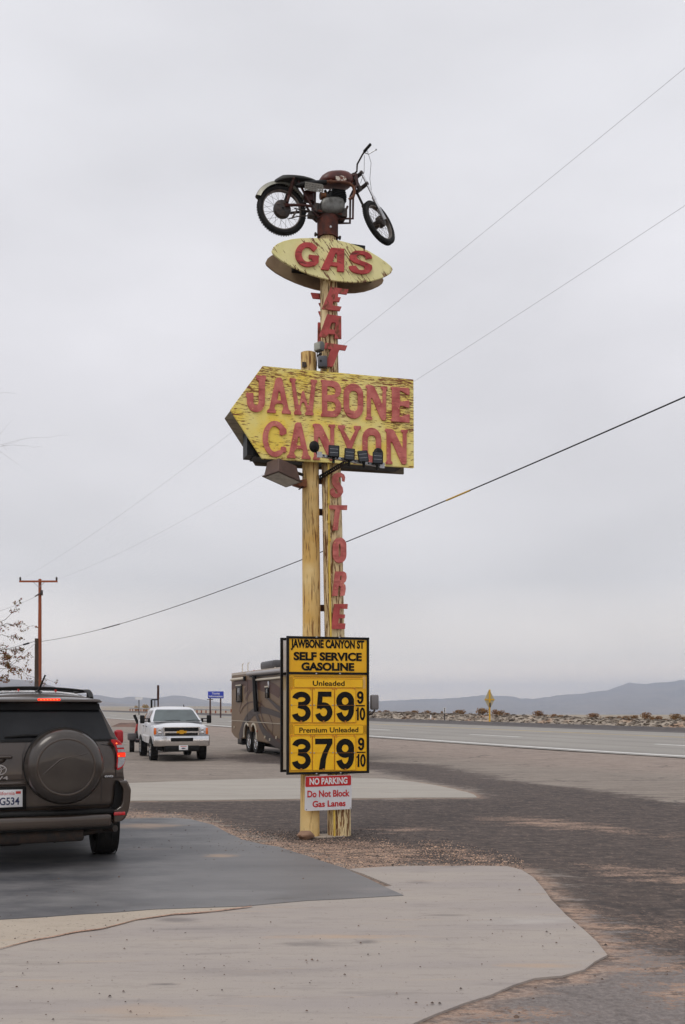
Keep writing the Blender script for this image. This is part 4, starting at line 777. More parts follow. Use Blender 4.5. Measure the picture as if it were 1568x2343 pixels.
for (nine, bar, ten) in (((922, 990, 690, 822), (912, 1005, 835, 848), (910, 1008, 860, 995)), ((932, 998, 1175, 1308), (920, 1010, 1322, 1334), (917, 1012, 1345, 1480))):
    numeral(ps, '9', r4(*nine), tf, blk); r = r4(*bar); MB().box(((r[0] + r[1]) / 2, PY, (r[2] + r[3]) / 2), (r[1] - r[0], .006, r[3] - r[2])).build('fraction_bar', blk, ps, smooth=False); numeral(ps, '10', r4(*ten), tf, blk)
def mesh_strip(par, x0, x1, z0, z1, y, m):
    b = MB(); nx = max(2, int((x1 - x0) / .011)); nzz = max(2, int((z1 - z0) / .011))
    for i in range(nx):
        for j in range(nzz): b.box((x0 + (i + .5) * (x1 - x0) / nx, y, z0 + (j + .5 + .5 * (i % 2) * .8) * (z1 - z0) / (nzz + .5)), (.005, .002, .006))
    return b.build('perforation', m, par, smooth=False)
pm = mat('perforation_shadow', srgb(120, 82, 20), .6)
for rc in ((222, 258, 535, 655), (262, 980, 533, 552), (222, 256, 1035, 1140), (995, 1022, 1040, 1140)): r = r4(*rc); mesh_strip(ps, r[0], r[1], r[2], r[3], PY, pm)
r = r4(985, 1012, 537, 665); mesh_strip(ps, r[0], r[1], r[2], r[3], PY, mat('perforation_light', srgb(225, 215, 180), .6))
for xx, zz in ((500, 127), (740, 130), (498, 508), (745, 508), (500, 1552), (752, 1544)): a = gp(z4, PY - .012)(xx, zz); MB().lathe([(.012, 0), (.010, .006), (.002, .009)], (a[0], PY - .012, a[1]), (0, -1, 0), 10).build('bolt', steel, ps)
pb = SG.empty('price_sign'); tag(pb, 'back price board of grey sheet in a black frame behind the 359 board', 'price sign', 'gas price boards')
y0 = .17; b = MB(); rect_frame(b, xa + .005, xb + .005, za + .01, zb, .03, .15, y0 + .012); b.box(((xa + xb) / 2, .13, zs), (xb - xa - .056, .04, .028)); b.build('frame', black_paint, pb, smooth=False)
gmet = mat('grey_back_sheet', srgb(232, 234, 236), .5, .1, srgb(168, 168, 170), 3, .6)  # colour lightened to stand in for light passing through the translucent sheet
MB().box(((xa + xb) / 2, y0 - .012, (zs + zb) / 2), (xb - xa - .055, .01, zb - zs - .04)).build('name_panel', gmet, pb, smooth=False)
MB().box(((xa + xb) / 2, y0 - .012, (zs + za) / 2), (xb - xa - .055, .01, zs - za - .06)).build('price_panel', mat('grey_back_panel', srgb(205, 202, 190), .6, 0, srgb(180, 176, 162), 3, .6), pb, smooth=False)
mesh_strip(pb, xa + .035, xa + .2, zs - .2, zs - .03, y0 - .018, mat('perforation_yellow', srgb(190, 160, 70), .6))
# NO PARKING sign
NP = SG.empty('no_parking_sign'); tag(NP, 'white and red NO PARKING Do Not Block Gas Lanes sign below the price board', 'sign')
ny = -.182
def npq(L, y=ny): return [gp(z4, y)(*p) for p in L]
w_m = mat('white_sign_face', (.66, .66, .68), .4, 0, (.52, .51, .52), 4, .6); r_m = mat('red_sign_ink', srgb(186, 26, 30), .4, 0, srgb(170, 22, 26), 8, .5)
MB().prism(npq([(384, 1582), (396, 1578), (855, 1562), (865, 1572), (868, 1690), (864, 1912), (855, 1920), (395, 1940), (376, 1930), (380, 1700)]), ny + .002, ny - .001).build('plate', w_m, NP, smooth=False)
MB().prism(npq([(388, 1586), (396, 1582), (853, 1566), (861, 1574), (860, 1662), (852, 1671), (395, 1690), (384, 1682)]), ny - .0012, ny - .003).build('header', r_m, NP, smooth=False)
def rtext(par, s_, x0, x1, yt0, yt1, h, y, m, bold):  # text on a slightly tilted baseline (picture px)
    o = text(par, s_, (0, 1, 0, 1), 0, m, bold, th=.002); f = gp(z4, y)
    A, B_, D_ = f(x0, yt0 + h), f(x1, yt1 + h), f(x0, yt0)
    for v in o.data.vertices: sx_, yy, sz = v.co; v.co = (A[0] + (B_[0] - A[0]) * sx_, y + yy, A[1] + (B_[1] - A[1]) * sx_ + (D_[1] - A[1]) * sz)
    return o
rtext(NP, 'NO PARKING', 428, 822, 1598, 1585, 70, ny - .003, white_plastic, .03)
rtext(NP, 'Do Not Block', 405, 845, 1728, 1716, 72, ny - .001, r_m, .03); rtext(NP, 'Gas Lanes', 458, 803, 1835, 1822, 68, ny - .001, r_m, .03)
for xx, zz in ((395, 1600), (852, 1908), (395, 1925)): a = gp(z4, ny)(xx, zz); MB().lathe([(.006, 0), (.002, .003)], (a[0], ny - .003, a[1]), (0, -1, 0), 8).build('screw', dark_metal, NP)
# rock and footing
rk = MB(); bm = bmesh.new(); bmesh.ops.create_icosphere(bm, subdivisions=3, radius=1)
for v in bm.verts: v.co *= 1 + .28 * noise.noise(v.co * 1.3 + Vector((4, 2, 1))) + .1 * noise.noise(v.co * 3.5)
a = V2(697, 1908, -.16); rk.add([(a.x + v.co.x * .105, -.22 + v.co.y * .09, .045 + v.co.z * .055) for v in bm.verts], [[v.index for v in f.verts] for f in bm.faces]); bm.free()
o = rk.build('rock', mat('tan_stone', srgb(150, 118, 96), .9, 0, srgb(112, 88, 74), 6, .8, .2)); o.location = SG.l; o.rotation_euler = (0, 0, R(17)); tag(o, 'tan rock lying at the foot of the left post', 'rock')
b = MB(); P = [(.18 * math.cos(t * .5236) * (1.5 + .3 * math.sin(t * 2.1)), .16 * math.sin(t * .5236) * (1 + .2 * math.cos(t * 3))) for t in range(12)]
b.add([(x + .03, y - .02, .012) for x, y in P] + [(x * 1.05 + .03, y * 1.05 - .02, -.05) for x, y in P], [tuple(range(12))] + [(i, (i + 1) % 12, 12 + (i + 1) % 12, 12 + i) for i in range(12)])
o = b.build('concrete_footing', agg_m, smooth=False); o.location = SG.l; o.rotation_euler = (0, 0, R(17)); tag(o, 'patch of pale concrete poured round the feet of the sign posts', 'footing')

# ------------------------------------------------------------------ vehicles
def loft(levels, b=None, bul0=.04, bul1=.1, fac=((0, .975), (.02, .99), (.08, 1), (.2, 1), (.35, 1), (.5, 1), (.7, 1), (.9, .99), (.97, .95), (1, .88)), M=None, ncol=9):
    """levels: (z, half width, y0, y1) from bottom to top; closed by a bulging end face at y0 and y1"""
    b = b or MB(); nl, ns = len(levels), len(fac); vs = []
    def end(lv, x, e_):
        z, w_, y0, y1 = lv; q = 1 - (x / max(w_ * fac[-1 if e_ else 0][1], 1e-4)) ** 2; return (x, (y1 + bul1 * q) if e_ else (y0 - bul0 * q), z)
    for s_ in (1, -1):
        n0 = len(vs)
        for z, w_, y0, y1 in levels:
            for t, k in fac: vs.append((s_ * w_ * k, lerp(y0, y1, t), z))
        b.f += [tuple(len(b.v) + n0 + q for q in (i * ns + j, i * ns + j + 1, (i + 1) * ns + j + 1, (i + 1) * ns + j)) for i in range(nl - 1) for j in range(ns - 1)]
    n0 = len(b.v); b.v += [tuple(M @ Vector(v)) if M else v for v in vs]
    for e_ in (0, 1):
        g_ = []
        for lv in levels:
            ww = lv[1] * fac[-1 if e_ else 0][1]
            for k in range(ncol): g_.append(end(lv, ww * (-1 + 2 * k / (ncol - 1)), e_))
        b.add(g_, [(i * ncol + k, i * ncol + k + 1, (i + 1) * ncol + k + 1, (i + 1) * ncol + k) for i in range(nl - 1) for k in range(ncol - 1)], M)
    return b
def at_level(levels, z):
    for a, c in zip(levels, levels[1:]):
        if a[0] <= z <= c[0] and c[0] > a[0]: t = (z - a[0]) / (c[0] - a[0]); return [lerp(a[i], c[i], t) for i in range(4)]
    return levels[-1]
def end_y(levels, x, z, bul=.04, k=.975):
    lv = at_level(levels, z); return lv[2] - bul * (1 - (x / max(lv[1] * k, .05)) ** 2)
def end_patch(levels, poly, off, m, name, parent, bul=.04, th=.012, k=.975):
    """a panel following the end face: outline in (x, z), cut in fine rows"""
    zs_ = sorted(set([p[1] for p in poly])); z0, z1q = zs_[0], zs_[-1]; n = 10; b = MB(); rows = []
    for i in range(n + 1):
        z = lerp(z0, z1q, i / n); z = min(max(z, z0 + 1e-4), z1q - 1e-4); xs = []
        for a, c in zip(poly, poly[1:] + poly[:1]):
            if (a[1] > z) != (c[1] > z): xs.append(lerp(a[0], c[0], (z - a[1]) / (c[1] - a[1])))
        xs.sort(); rows.append([(lerp(xs[0], xs[-1], j / 8), z) for j in range(9)])
    vs = [(x, end_y(levels, x, z, bul, k) - off, z) for r in rows for x, z in r] + [(x, end_y(levels, x, z, bul, k) - off + th, z) for r in rows for x, z in r]; N_ = len(rows) * 9
    fs = [(i * 9 + j, i * 9 + j + 1, (i + 1) * 9 + j + 1, (i + 1) * 9 + j) for i in range(n) for j in range(8)]
    rim = [j for j in range(9)] + [i * 9 + 8 for i in range(1, n + 1)] + [n * 9 + j for j in range(7, -1, -1)] + [i * 9 for i in range(n - 1, 0, -1)]
    fs += [(rim[i], rim[(i + 1) % len(rim)], N_ + rim[(i + 1) % len(rim)], N_ + rim[i]) for i in range(len(rim))]
    b.add(vs, fs); return b.build(name, m, parent)
def car_wheel(parent, x, y, r, w_, side, rim_m, name='wheel', rr=.62, spokes=5):
    b = MB(); h = w_ / 2; b.lathe([(r * .6, -h * .8), (r * .8, -h), (r * .93, -h * .96), (r * .985, -h * .8), (r, -h * .5), (r, h * .5), (r * .985, h * .8), (r * .93, h * .96), (r * .8, h), (r * .6, h * .8)], (0, 0, 0), (1, 0, 0), 36, False)
    for k in (-.45, -.15, .15, .45): b.lathe([(r + .001, k * w_ - .008), (r + .004, k * w_), (r + .001, k * w_ + .008)], (0, 0, 0), (1, 0, 0), 36, False)
    t = b.build(name, rubber, parent, loc=(x, y, r))
    c = MB(); s_ = side; c.lathe([(r * rr, s_ * h * .85), (r * rr * .94, s_ * h * .8), (r * rr * .9, s_ * h * .2)], (0, 0, 0), (1, 0, 0), 28, False); c.lathe([(r * .16, s_ * h * .95), (r * .13, s_ * h), (.001, s_ * h)], (0, 0, 0), (1, 0, 0), 14, False)
    for k in range(spokes):
        a = 2 * math.pi * k / spokes; Mx = Matrix.Rotation(a, 4, 'X'); c.box((s_ * h * .72, 0, r * rr * .55), (.03, .07, r * rr * .85), Mx)
    c.lathe([(r * rr * .92, s_ * h * .25), (.01, s_ * h * .25)], (0, 0, 0), (1, 0, 0), 20, False)
    c.build('rim', rim_m, t); return t
# dark brown SUV ------------------------------------------------------------
SV = Frame((-2.913, 9.6, .018), 22)
suv = SV.empty('parked_car'); tag(suv, 'dark brown SUV seen from behind with covered spare wheel and lit brake lamps', 'car')
paint = mat('dark_brown_car_paint', srgb(66, 55, 47), .26, .3, srgb(60, 50, 43), 2, .5, coat=.8)
darkp = mat('black_textured_plastic', (.008, .008, .008), .55, 0, (.02, .019, .018), 30, .5)
LV = [(.40, .78, .10, 4.0), (.52, .865, .06, 4.1), (.66, .868, .05, 4.15), (.78, .858, .05, 4.12), (.90, .842, .05, 4.08), (1.0, .84, .055, 3.9), (1.06, .838, .06, 3.35), (1.16, .815, .07, 3.2), (1.24, .785, .09, 3.05), (1.38, .715, .14, 2.8), (1.52, .648, .195, 2.5), (1.59, .61, .20, 2.38), (1.63, .56, .20, 2.3), (1.66, .45, .21, 2.25), (1.68, .25, .22, 2.2), (1.685, .0, .22, 2.2)]
b = loft(LV); b.v = [(x, y, z + (.05 * math.sin(math.pi * (y - .2) / 2.2) * ss((z - 1.5) / .13) if .2 < y < 2.4 else 0)) for x, y, z in b.v]; body = b.build('body', paint, suv, ang=50)
redm_ = mat('red_mirror_shell', srgb(190, 30, 40), .35, 0, srgb(150, 20, 28), 9, .6)
glass = mat('dark_tinted_glass', (.024, .025, .027), .06, 0, (.014, .015, .017), 1.6, .9)
end_patch(LV, [(-.70, 1.245), (.722, 1.245), (.70, 1.27), (.625, 1.50), (.60, 1.53), (-.58, 1.53), (-.61, 1.50), (-.69, 1.27)], .010, glass, 'rear_window', suv)
end_patch(LV, [(-.735, 1.225), (.748, 1.225), (.742, 1.245), (-.72, 1.245)], .014, darkp, 'window_seal', suv)
b = loft([(1.598, .612, .10, .45), (1.61, .622, .05, .5), (1.63, .60, .05, .55), (1.643, .50, .08, .6), (1.652, .3, .10, .6), (1.656, 0, .10, .6)], bul0=.05, bul1=0); sp_o = b.build('spoiler', paint, suv, ang=50)
end_patch(LV, [(-.60, 1.53), (.61, 1.53), (.60, 1.592), (-.60, 1.592)], .05, black_paint, 'upper_window_band', suv)
MB().rbox((.105, .0, 1.628), (.21, .03, .022), .006).build('high_brake_lamp', led, suv)
ho = MB()
for k in range(6): ho.ball((.03 + .03 * k, -.016, 1.628), (.007, .003, .005), 8, 6)
ho.build('brake_lamp_diode', led_hot, [c for c in suv.children if c.name.startswith('high_brake')][0])
# spare wheel cover
b = MB(); b.lathe([(.001, .292), (.12, .291), (.22, .285), (.275, .276), (.305, .262), (.318, .252), (.335, .238), (.352, .20), (.362, .15), (.362, .06), (.35, .03), (.34, .0)], (.233, -.02, .995), (0, -1, 0), 56); cov = b.build('spare_wheel_cover', mat('dusty_cover_paint', srgb(54, 47, 42), .30, .25, srgb(64, 57, 51), 4, .8, coat=.6), suv, ang=28)
MB().torus((.233, -.295, .995), (0, -1, 0), .262, .012, 48, 8, .6).build('cover_ridge', paint, cov)
MB().lathe([(.352, .0), (.372, .015), (.372, .05), (.35, .06)], (.238, .0, .995), (0, -1, 0), 48, False).build('cover_rim', darkp, cov)
b = MB(); cp = [(.02, .93), (.10, 1.0), (.17, 1.06), (.24, 1.085), (.34, 1.10), (.43, 1.12)]; b.path([(x, -.303, z) for x, z in cp], [.004, .010, .012, .010, .008, .003], 8); b.build('cover_crease', paint, cov)
z6 = Z(300, 2600, 5.86); z7 = Z(0, 2750, 5.227)
def sq(L, y=0., c=None): return [SV.px(*(c or z6)(x, z), y) for x, z in L]
for s_ in (1, -1):
    mm = lambda P: [(s_ * x, z) for x, z in P]
    lamp = MB().prism(mm(sq([(615, 575), (700, 575), (760, 582), (800, 612), (840, 655), (880, 722), (905, 785), (918, 850), (922, 950), (915, 1040), (890, 1120), (850, 1180), (800, 1215), (742, 1228), (733, 1150), (742, 1000), (735, 860), (710, 760), (660, 680), (620, 625)])), -.012, .16).build('tail_lamp', redlens, suv, smooth=False)
    bv = lamp.modifiers.new('b', 'BEVEL'); bv.width = .012; bv.segments = 3; bv.limit_method = 'ANGLE'
    MB().prism(mm(sq([(728, 690), (872, 684), (892, 742), (742, 746)])), -.015, .01).build('clear_lens', lens_clear, lamp, smooth=False)
    MB().prism(mm(sq([(752, 785), (910, 782), (914, 842), (760, 848)])), -.015, .01).build('clear_lens', lens_clear, lamp, smooth=False)
    MB().prism(mm(sq([(768, 955), (915, 952), (908, 1040), (880, 1100), (835, 1150), (752, 1188), (758, 1080)])), -.015, .01).build('reverse_lens', lens_clear, lamp, smooth=False)
    MB().prism(mm(sq([(752, 862), (915, 856), (916, 938), (760, 945)])), -.016, .01).build('lit_brake_segment', led, lamp, smooth=False)
    for q in ((728, 657), (780, 925)): a = sq([q])[0]; MB().ball((s_ * a[0], -.017, a[1]), .006, 8, 6).build('bulb_glint', led_hot, lamp)
    cor = MB().prism(mm(sq([(742, 1442), (935, 1432), (1018, 1625), (1005, 1850), (965, 2080), (905, 2230), (835, 2300), (640, 2330), (640, 2140), (590, 2085), (700, 2050), (790, 1985), (830, 1900), (848, 1625)])), -.085, .3).build('bumper_corner', paint, suv, smooth=False)
    bv = cor.modifiers.new('b', 'BEVEL'); bv.width = .03; bv.segments = 4; bv.limit_method = 'ANGLE'; bv.angle_limit = R(20)
    MB().prism(mm(sq([(738, 1450), (850, 1620), (840, 1930), (790, 2000), (690, 2050), (560, 2060), (660, 1960), (690, 1800), (700, 1560)], .0)), -.005, .06).build('dark_recess', black_paint, suv, smooth=False)
    MB().rbox((s_ * .76, -.082, .517), (.112, .02, .034), .006).build('reflector', redlens, suv)
b = MB(); b.rbox((0, -.045, .545), (1.42, .13, .05), .02, seg=3); b.build('bumper_step', darkp, suv)
b = MB(); b.rbox((0, -.055, .46), (1.36, .15, .125), .03, seg=4); b.build('bumper', paint, suv)
b = MB(); b.rbox((0, -.035, .405), (1.40, .14, .06), .02, seg=3); b.build('lower_valance', darkp, suv)
b = MB(); b.rbox((-.1, 1.2, .30), (1.1, 2.2, .12), .03); b.rbox((-.35, .35, .27), (.5, .3, .12), .05); b.path([(-.1, .3, .27), (.35, .25, .29), (.65, .2, .34), (.74, .04, .36)], .035, 10); b.path([(.2, .4, .25), (.2, .4, .2)], .01, 6); b.build('underbody', dark_metal, suv)
# tailgate details
def line(pts, w_=.005, m=None, name='panel_gap'):
    b = MB(); vs = []
    for i, (x, z) in enumerate(pts):
        a, c = pts[max(i - 1, 0)], pts[min(i + 1, len(pts) - 1)]; dx, dz = c[0] - a[0], c[1] - a[1]; l = math.hypot(dx, dz); px_, pz = -dz / l * w_ / 2, dx / l * w_ / 2
        for s_ in (1, -1): X_, Z_ = x + s_ * px_, z + s_ * pz; vs.append((X_, end_y(LV, X_, Z_) - .003, Z_))
    b.add(vs, [(2 * i, 2 * i + 2, 2 * i + 3, 2 * i + 1) for i in range(len(pts) - 1)]); return b.build(name, m or black_paint, suv, smooth=False)
seg = lambda a, c, n=12: [(lerp(a[0], c[0], i / n), lerp(a[1], c[1], i / n)) for i in range(n + 1)]
line(seg((.742, 1.22), (.745, .87)), .007); line(seg((-.742, 1.22), (-.745, .87)), .007); line(seg((-.74, .865), (-.12, .865)), .005); line(seg((.60, .862), (.83, .862)), .005)
line(seg((-.10, 1.21), (-.135, 1.1), 6) + seg((-.137, 1.09), (-.14, .87), 6), .004); line(seg((.60, 1.19), (.74, 1.17)), .006); line(seg((-.72, .60), (.72, .60)), .006); line(seg((.605, .85), (.60, .62)), .004)
MB().rbox((-.30, .0, .832), (.50, .05, .034), .012, seg=3).build('garnish_bar', paint, suv)
MB().rbox((-.305, .0, .695), (.40, .03, .215), .012).build('plate_recess', darkp, suv)
pl_ = MB().rbox((-.305, -.022, .694), (.332, .008, .165), .003).build('licence_plate', white_plastic, suv)
navy = mat('navy_plate_ink', srgb(30, 40, 80), .4); ri = mat('red_plate_ink', srgb(196, 50, 40), .4)
text(pl_, 'LG534', (-.385, -.168, .633, .705), -.0262, navy, .02, th=.0015); text(pl_, 'California', (-.40, -.21, .727, .762), -.0262, ri, .0, th=.0015); MB().box((-.178, -.0268, .749), (.045, .0012, .024)).build('sticker', ri, pl_, smooth=False)
MB().rbox((-.44, .0, 1.085), (.42, .05, .035), .014, seg=3).ball((-.42, .03, 1.06), (.14, .03, .055), 16, 8).build('door_handle', paint, suv)
b = MB(); ex, ez = -.352, .965
def ell(cx, cz, rx, rz, t): b.prism(arc(cx, cz, rx, rz, 0, 352, 30), -.008, .02, [arc(cx, cz, rx - t, rz - t, 0, 352, 30)])
ell(ex, ez, .072, .050, .009); b.build('emblem', chrome, suv, smooth=False); b = MB(); ell(ex, ez, .026, .041, .008); b.build('emblem', chrome, suv, smooth=False)
b = MB(); ell(ex, ez + .02, .055, .021, .007); b.build('emblem', chrome, suv, smooth=False)
text(suv, 'RAV4', (-.49, -.268, .872, .906), -.002, chrome, .02, 'badge', .02); text(suv, '4WD', (.628, .712, .868, .888), .01, white_plastic, .03, 'badge', .02)
b = MB(); wp = [(-.30, 1.272), (-.1, 1.285), (.06, 1.285)]; b.path([(x, end_y(LV, x, z) - .03, z) for x, z in wp], [.008, .014, .016], 8); b.path([(.06, .04, 1.27), (.06, .09, 1.25)], .02, 8); b.build('rear_wiper', darkp, suv)
for x_, y_ in ((.755, .88), (-.755, .88), (.755, 3.42), (-.755, 3.42)): car_wheel(suv, x_, y_, .348, .235, 1 if x_ > 0 else -1, steel)
for s_ in (1, -1):
    b = MB(); b.path([(s_ * .545, .30, 1.64), (s_ * .55, .40, 1.685), (s_ * .555, .55, 1.715), (s_ * .56, .8, 1.722), (s_ * .56, 1.9, 1.722), (s_ * .54, 2.15, 1.69)], [.022, .024, .02, .018, .018, .016], 8); b.rbox((s_ * .55, .55, 1.68), (.03, .08, .07), .01); b.build('roof_rail', darkp, suv)
    mp_ = (SV.px(272, 1683, 1.7)[0], SV.px(272, 1684, 1.7)[1]); mi = MB().rbox((s_ * mp_[0], 1.72, mp_[1] - .01), (.10, .11, .16), .03, seg=3).path([(s_ * .78, 1.74, mp_[1] - .05), (s_ * mp_[0], 1.74, mp_[1] - .04)], .03, 8).build('side_mirror', redm_, suv)
    if s_ > 0: mi['label'] = 'red-shelled door mirror'
    P = [(.86, 1.22), (1.9, 1.20), (2.8, 1.16), (2.35, 1.5), (.75, 1.5)]; b = MB(); b.add([(s_ * (lerp(.792, .665, (z - 1.22) / .28) + .004), y, z) for y, z in P], [(0, 1, 2, 3, 4)]); b.build('side_window', glass, suv, smooth=False)
for y_, k in ((.85, .035), (1.75, .03)):
    b = MB(); b.path([(.56 * t, y_, 1.722 + k * (1 - t * t)) for t in [-1 + i / 8 for i in range(17)]], .013, 8); b.build('crossbar', darkp, suv)
for x_, y_ in ((-.10, 1.1), (.28, 1.1)): MB().prism([(x_ - .012, 1.72), (x_ + .018, 1.72), (x_ + .012, 1.752), (x_ + .002, 1.765), (x_ - .004, 1.74)], y_, y_ + .02).build('red_tie_clip', ri, suv, smooth=False)
MB().rbox((.06, .62, 1.70), (.075, .13, .035), .014, seg=3).path([(.06, .62, 1.71), (.125, .56, 1.88)], [.011, .008], 6).build('antenna', black_paint, suv)

# pickup truck ---------------------------------------------------------------
tz = g(-6, 38); TR = Frame((-5.81, 36.2, tz), 17.0)
tr = TR.empty('pickup_truck'); tag(tr, 'white four-door pickup truck facing the camera with chrome grille and bumper', 'pickup truck')
wp_ = mat('white_car_paint', (.72, .73, .76), .3, 0, (.66, .67, .70), 2, .6, coat=.5)
hood = [(.62, .95, .14, 1.9), (.9, .985, .10, 1.9), (1.1, .985, .08, 1.9), (1.24, .96, .10, 1.9), (1.29, .90, .14, 1.8), (1.33, .72, .24, 1.75), (1.37, .5, .42, 1.7), (1.385, .3, .5, 1.7), (1.37, .0, .5, 1.7)]
cab = [(.60, .97, 1.5, 3.72), (.9, 1.0, 1.4, 3.75), (1.2, .985, 1.35, 3.75), (1.40, .955, 1.25, 3.74), (1.62, .87, 1.62, 3.70), (1.84, .765, 1.98, 3.62), (1.90, .73, 2.10, 3.5), (1.945, .62, 2.25, 3.4), (1.965, .4, 2.3, 3.35), (1.975, 0, 2.32, 3.3)]
bed = [(.62, .96, 3.78, 5.85), (.9, 1.0, 3.78, 5.88), (1.2, .99, 3.78, 5.88), (1.40, .97, 3.80, 5.85), (1.43, .93, 3.82, 5.83), (1.42, .86, 3.9, 5.8)]
fac2 = ((0, .96), (.03, .985), (.1, 1), (.9, 1), (1, .99))
b = loft(hood, bul0=.07, bul1=0, fac=fac2); loft(cab, b, bul0=.10, bul1=.02, fac=((0, .985), (.1, 1), (.9, 1), (1, .98))); b.build('body', wp_, tr, ang=38)
loft(bed, bul0=0, bul1=0, fac=((0, .995), (.5, 1), (1, .98))).build('cargo_bed', wp_, tr, ang=38)
wsg = mat('windshield_glass', srgb(78, 90, 90), .08, 0, srgb(56, 66, 68), 1.2, .8, coat=.4)
end_patch(cab, [(-.87, 1.43), (.87, 1.43), (.70, 1.84), (.64, 1.865), (-.64, 1.865), (-.70, 1.84)], .012, wsg, 'windshield', tr, bul=.10, k=.985)
for x_ in (-.42, .35): MB().path([(x_, 1.14, 1.44), (x_ + .28, 1.18, 1.47), (x_ + .55, 1.2, 1.455)], .012, 6).build('wiper', black_paint, tr)
MB().box((0, 1.16, 1.405), (1.70, .12, .02)).build('cowl', black_paint, tr, smooth=False)
for s_ in (1, -1):
    for (ya, yb, zt, sl) in ((1.75, 2.55, 1.83, .28), (2.68, 3.5, 1.83, .0)):
        P = [(ya, 1.42), (yb, 1.42), (yb - .03, zt), (ya + sl + .02, zt)]; b = MB(); b.add([(s_ * (lerp(.958, .778, (z - 1.40) / .44) + .008), y, z) for y, z in P], [(0, 1, 2, 3)]); b.build('side_window', wsg, tr, smooth=False)
    MB().prism([(1.18, .72), (1.18, 1.40)] if False else [(0, 0), (.01, 0), (.01, .78), (0, .78)], -.5, .5, M=Matrix.Translation((s_ * .995, 2.62, .62)) @ Matrix.Rotation(R(90), 4, 'Z') @ Matrix.Scale(.004, 4, (0, 1, 0))).build('door_gap', black_paint, tr, smooth=False)
    for yy in (2.35, 3.4): MB().rbox((s_ * 1.005, yy, 1.22), (.03, .16, .035), .01).build('door_handle', black_paint, tr)
    MB().rbox((s_ * 1.003, 2.5, .86), (.02, 2.1, .07), .008).build('side_moulding', white_plastic, tr)
    # head lamp
    hl = MB().rbox((s_ * .79, .09, 1.085), (.37, .16, .27), .03, seg=3).build('headlight', lens_clear, tr)
    MB().rbox((s_ * .93, .075, 1.09), (.09, .16, .24), .02).build('amber_lens', amber, hl)
    for zz in (1.15, 1.03): MB().lathe([(.055, 0), (.06, .01), (.03, .016), (.002, .02)], (s_ * .76, .012, zz), (0, -1, 0), 16).build('reflector', chrome, hl)
    MB().rbox((s_ * .78, -.14, .70), (.19, .04, .12), .02).build('fog_lamp', black_paint, tr); MB().rbox((s_ * .78, -.165, .70), (.13, .02, .075), .01).build('fog_lens', lens_clear, [c for c in tr.children if c.name.startswith('fog_lamp')][-1])
    b = MB(); b.rbox((s_ * 1.24, 1.42, 1.50), (.17, .10, .30), .03, seg=3); mi = b.build('towing_mirror', black_paint, tr)
    MB().box((s_ * 1.06, 1.45, 1.52), (.22, .04, .03)).box((s_ * 1.06, 1.45, 1.42), (.22, .04, .03)).rbox((s_ * .99, 1.46, 1.46), (.08, .09, .16), .02).build('mirror_arm', black_paint, mi)
    for yy in (.98, 4.62):
        P = arc(0, .36, .50, .48, 0, 180, 14); b = MB(); b.prism(P + [(-.5, .2), (.5, .2)], -.0, .02, M=Matrix.Translation((s_ * (.982 if s_ < 0 else .982), yy, .06)) @ Matrix.Rotation(R(90), 4, 'Z') @ Matrix.Translation((0, -.01 * 1, 0))); b.build('wheel_arch', black_paint, tr, smooth=False)
        car_wheel(tr, s_ * .885, yy, .40, .27, s_, chrome, spokes=8)
# grille: chrome surround with two dark openings and a middle bar
def qz(x0, x1, z0, z1): return [(x0, z0), (x1, z0), (x1, z1), (x0, z1)]
gr = MB().prism([(-.62, .80), (.62, .80), (.66, 1.24), (-.66, 1.24)], -.09, .1, [qz(-.585, .585, .835, 1.025), qz(-.615, .615, 1.085, 1.215)]).build('grille', chrome, tr, smooth=False)
MB().box((0, -.05, 1.03), (1.2, .04, .38)).build('grille_mesh', black_paint, gr, smooth=False)
for k in range(5): MB().box((0, -.075, .865 + .03 * k), (1.10, .01, .006)).build('slat', dark_metal, gr, smooth=False)
gold = mat('gold_emblem', srgb(212, 158, 42), .35, .4, srgb(180, 128, 30), 20, .5)
MB().prism([(-.19, 1.02), (-.07, 1.02), (-.07, .99), (.07, .99), (.07, 1.02), (.17, 1.02), (.20, 1.10), (.07, 1.10), (.07, 1.13), (-.07, 1.13), (-.07, 1.10), (-.17, 1.10)], -.088, -.115).build('emblem', gold, gr, smooth=False)
b = MB(); b.rbox((0, -.08, .74), (2.0, .24, .38), .05, seg=3); bm_ = b.build('bumper', chrome, tr); 
MB().rbox((0, -.205, .79), (.80, .03, .13), .02).build('bumper_intake', black_paint, bm_); MB().rbox((0, -.10, .47), (1.25, .2, .22), .03).box((0, .6, .5), (1.7, 1.0, .2)).build('air_dam', black_paint, tr)
MB().rbox((0, -.205, .93), (2.0, .02, .012), .004).build('bumper_edge', black_paint, bm_)
fp = MB().rbox((.05, -.215, .50), (.32, .01, .165), .003).build('front_plate', white_plastic, tr); MB().box((.05, -.2225, .545), (.22, .004, .018)).build('plate_lettering', ri, fp, smooth=False)
MB().prism([(-.02, .47), (.02, .455), (.06, .455), (.06, .455), (.12, .47), (.12, .49), (.06, .50), (.02, .50), (-.02, .49)], -.2205, -.2235).build('plate_lettering', navy, fp, smooth=False)
MB().box((0, 3.2, .5), (1.3, 4.9, .3)).build('chassis', dark_metal, tr, smooth=False)
MB().path([(.45, 2.5, 1.95), (.45, 2.6, 2.05)], [.03, .008], 6).build('antenna', black_paint, tr)
MB().lathe([(.06, 0), (.06, .03)], (-.93, .0, 1.42), (0, 0, 1), 8).build('clearance_lamp', amber, tr) if False else None
rk_ = Frame(TR.world(0, 4.0, 0), 17); rke = rk_.empty('cargo_rack'); tag(rke, 'dark steel rack with a tall upright pole standing in the pickup bed', 'rack')
u0 = rk_.px(362, 1590)[0]; u1 = rk_.px((440 + 295 * .3827) / S_, 1600)[0]
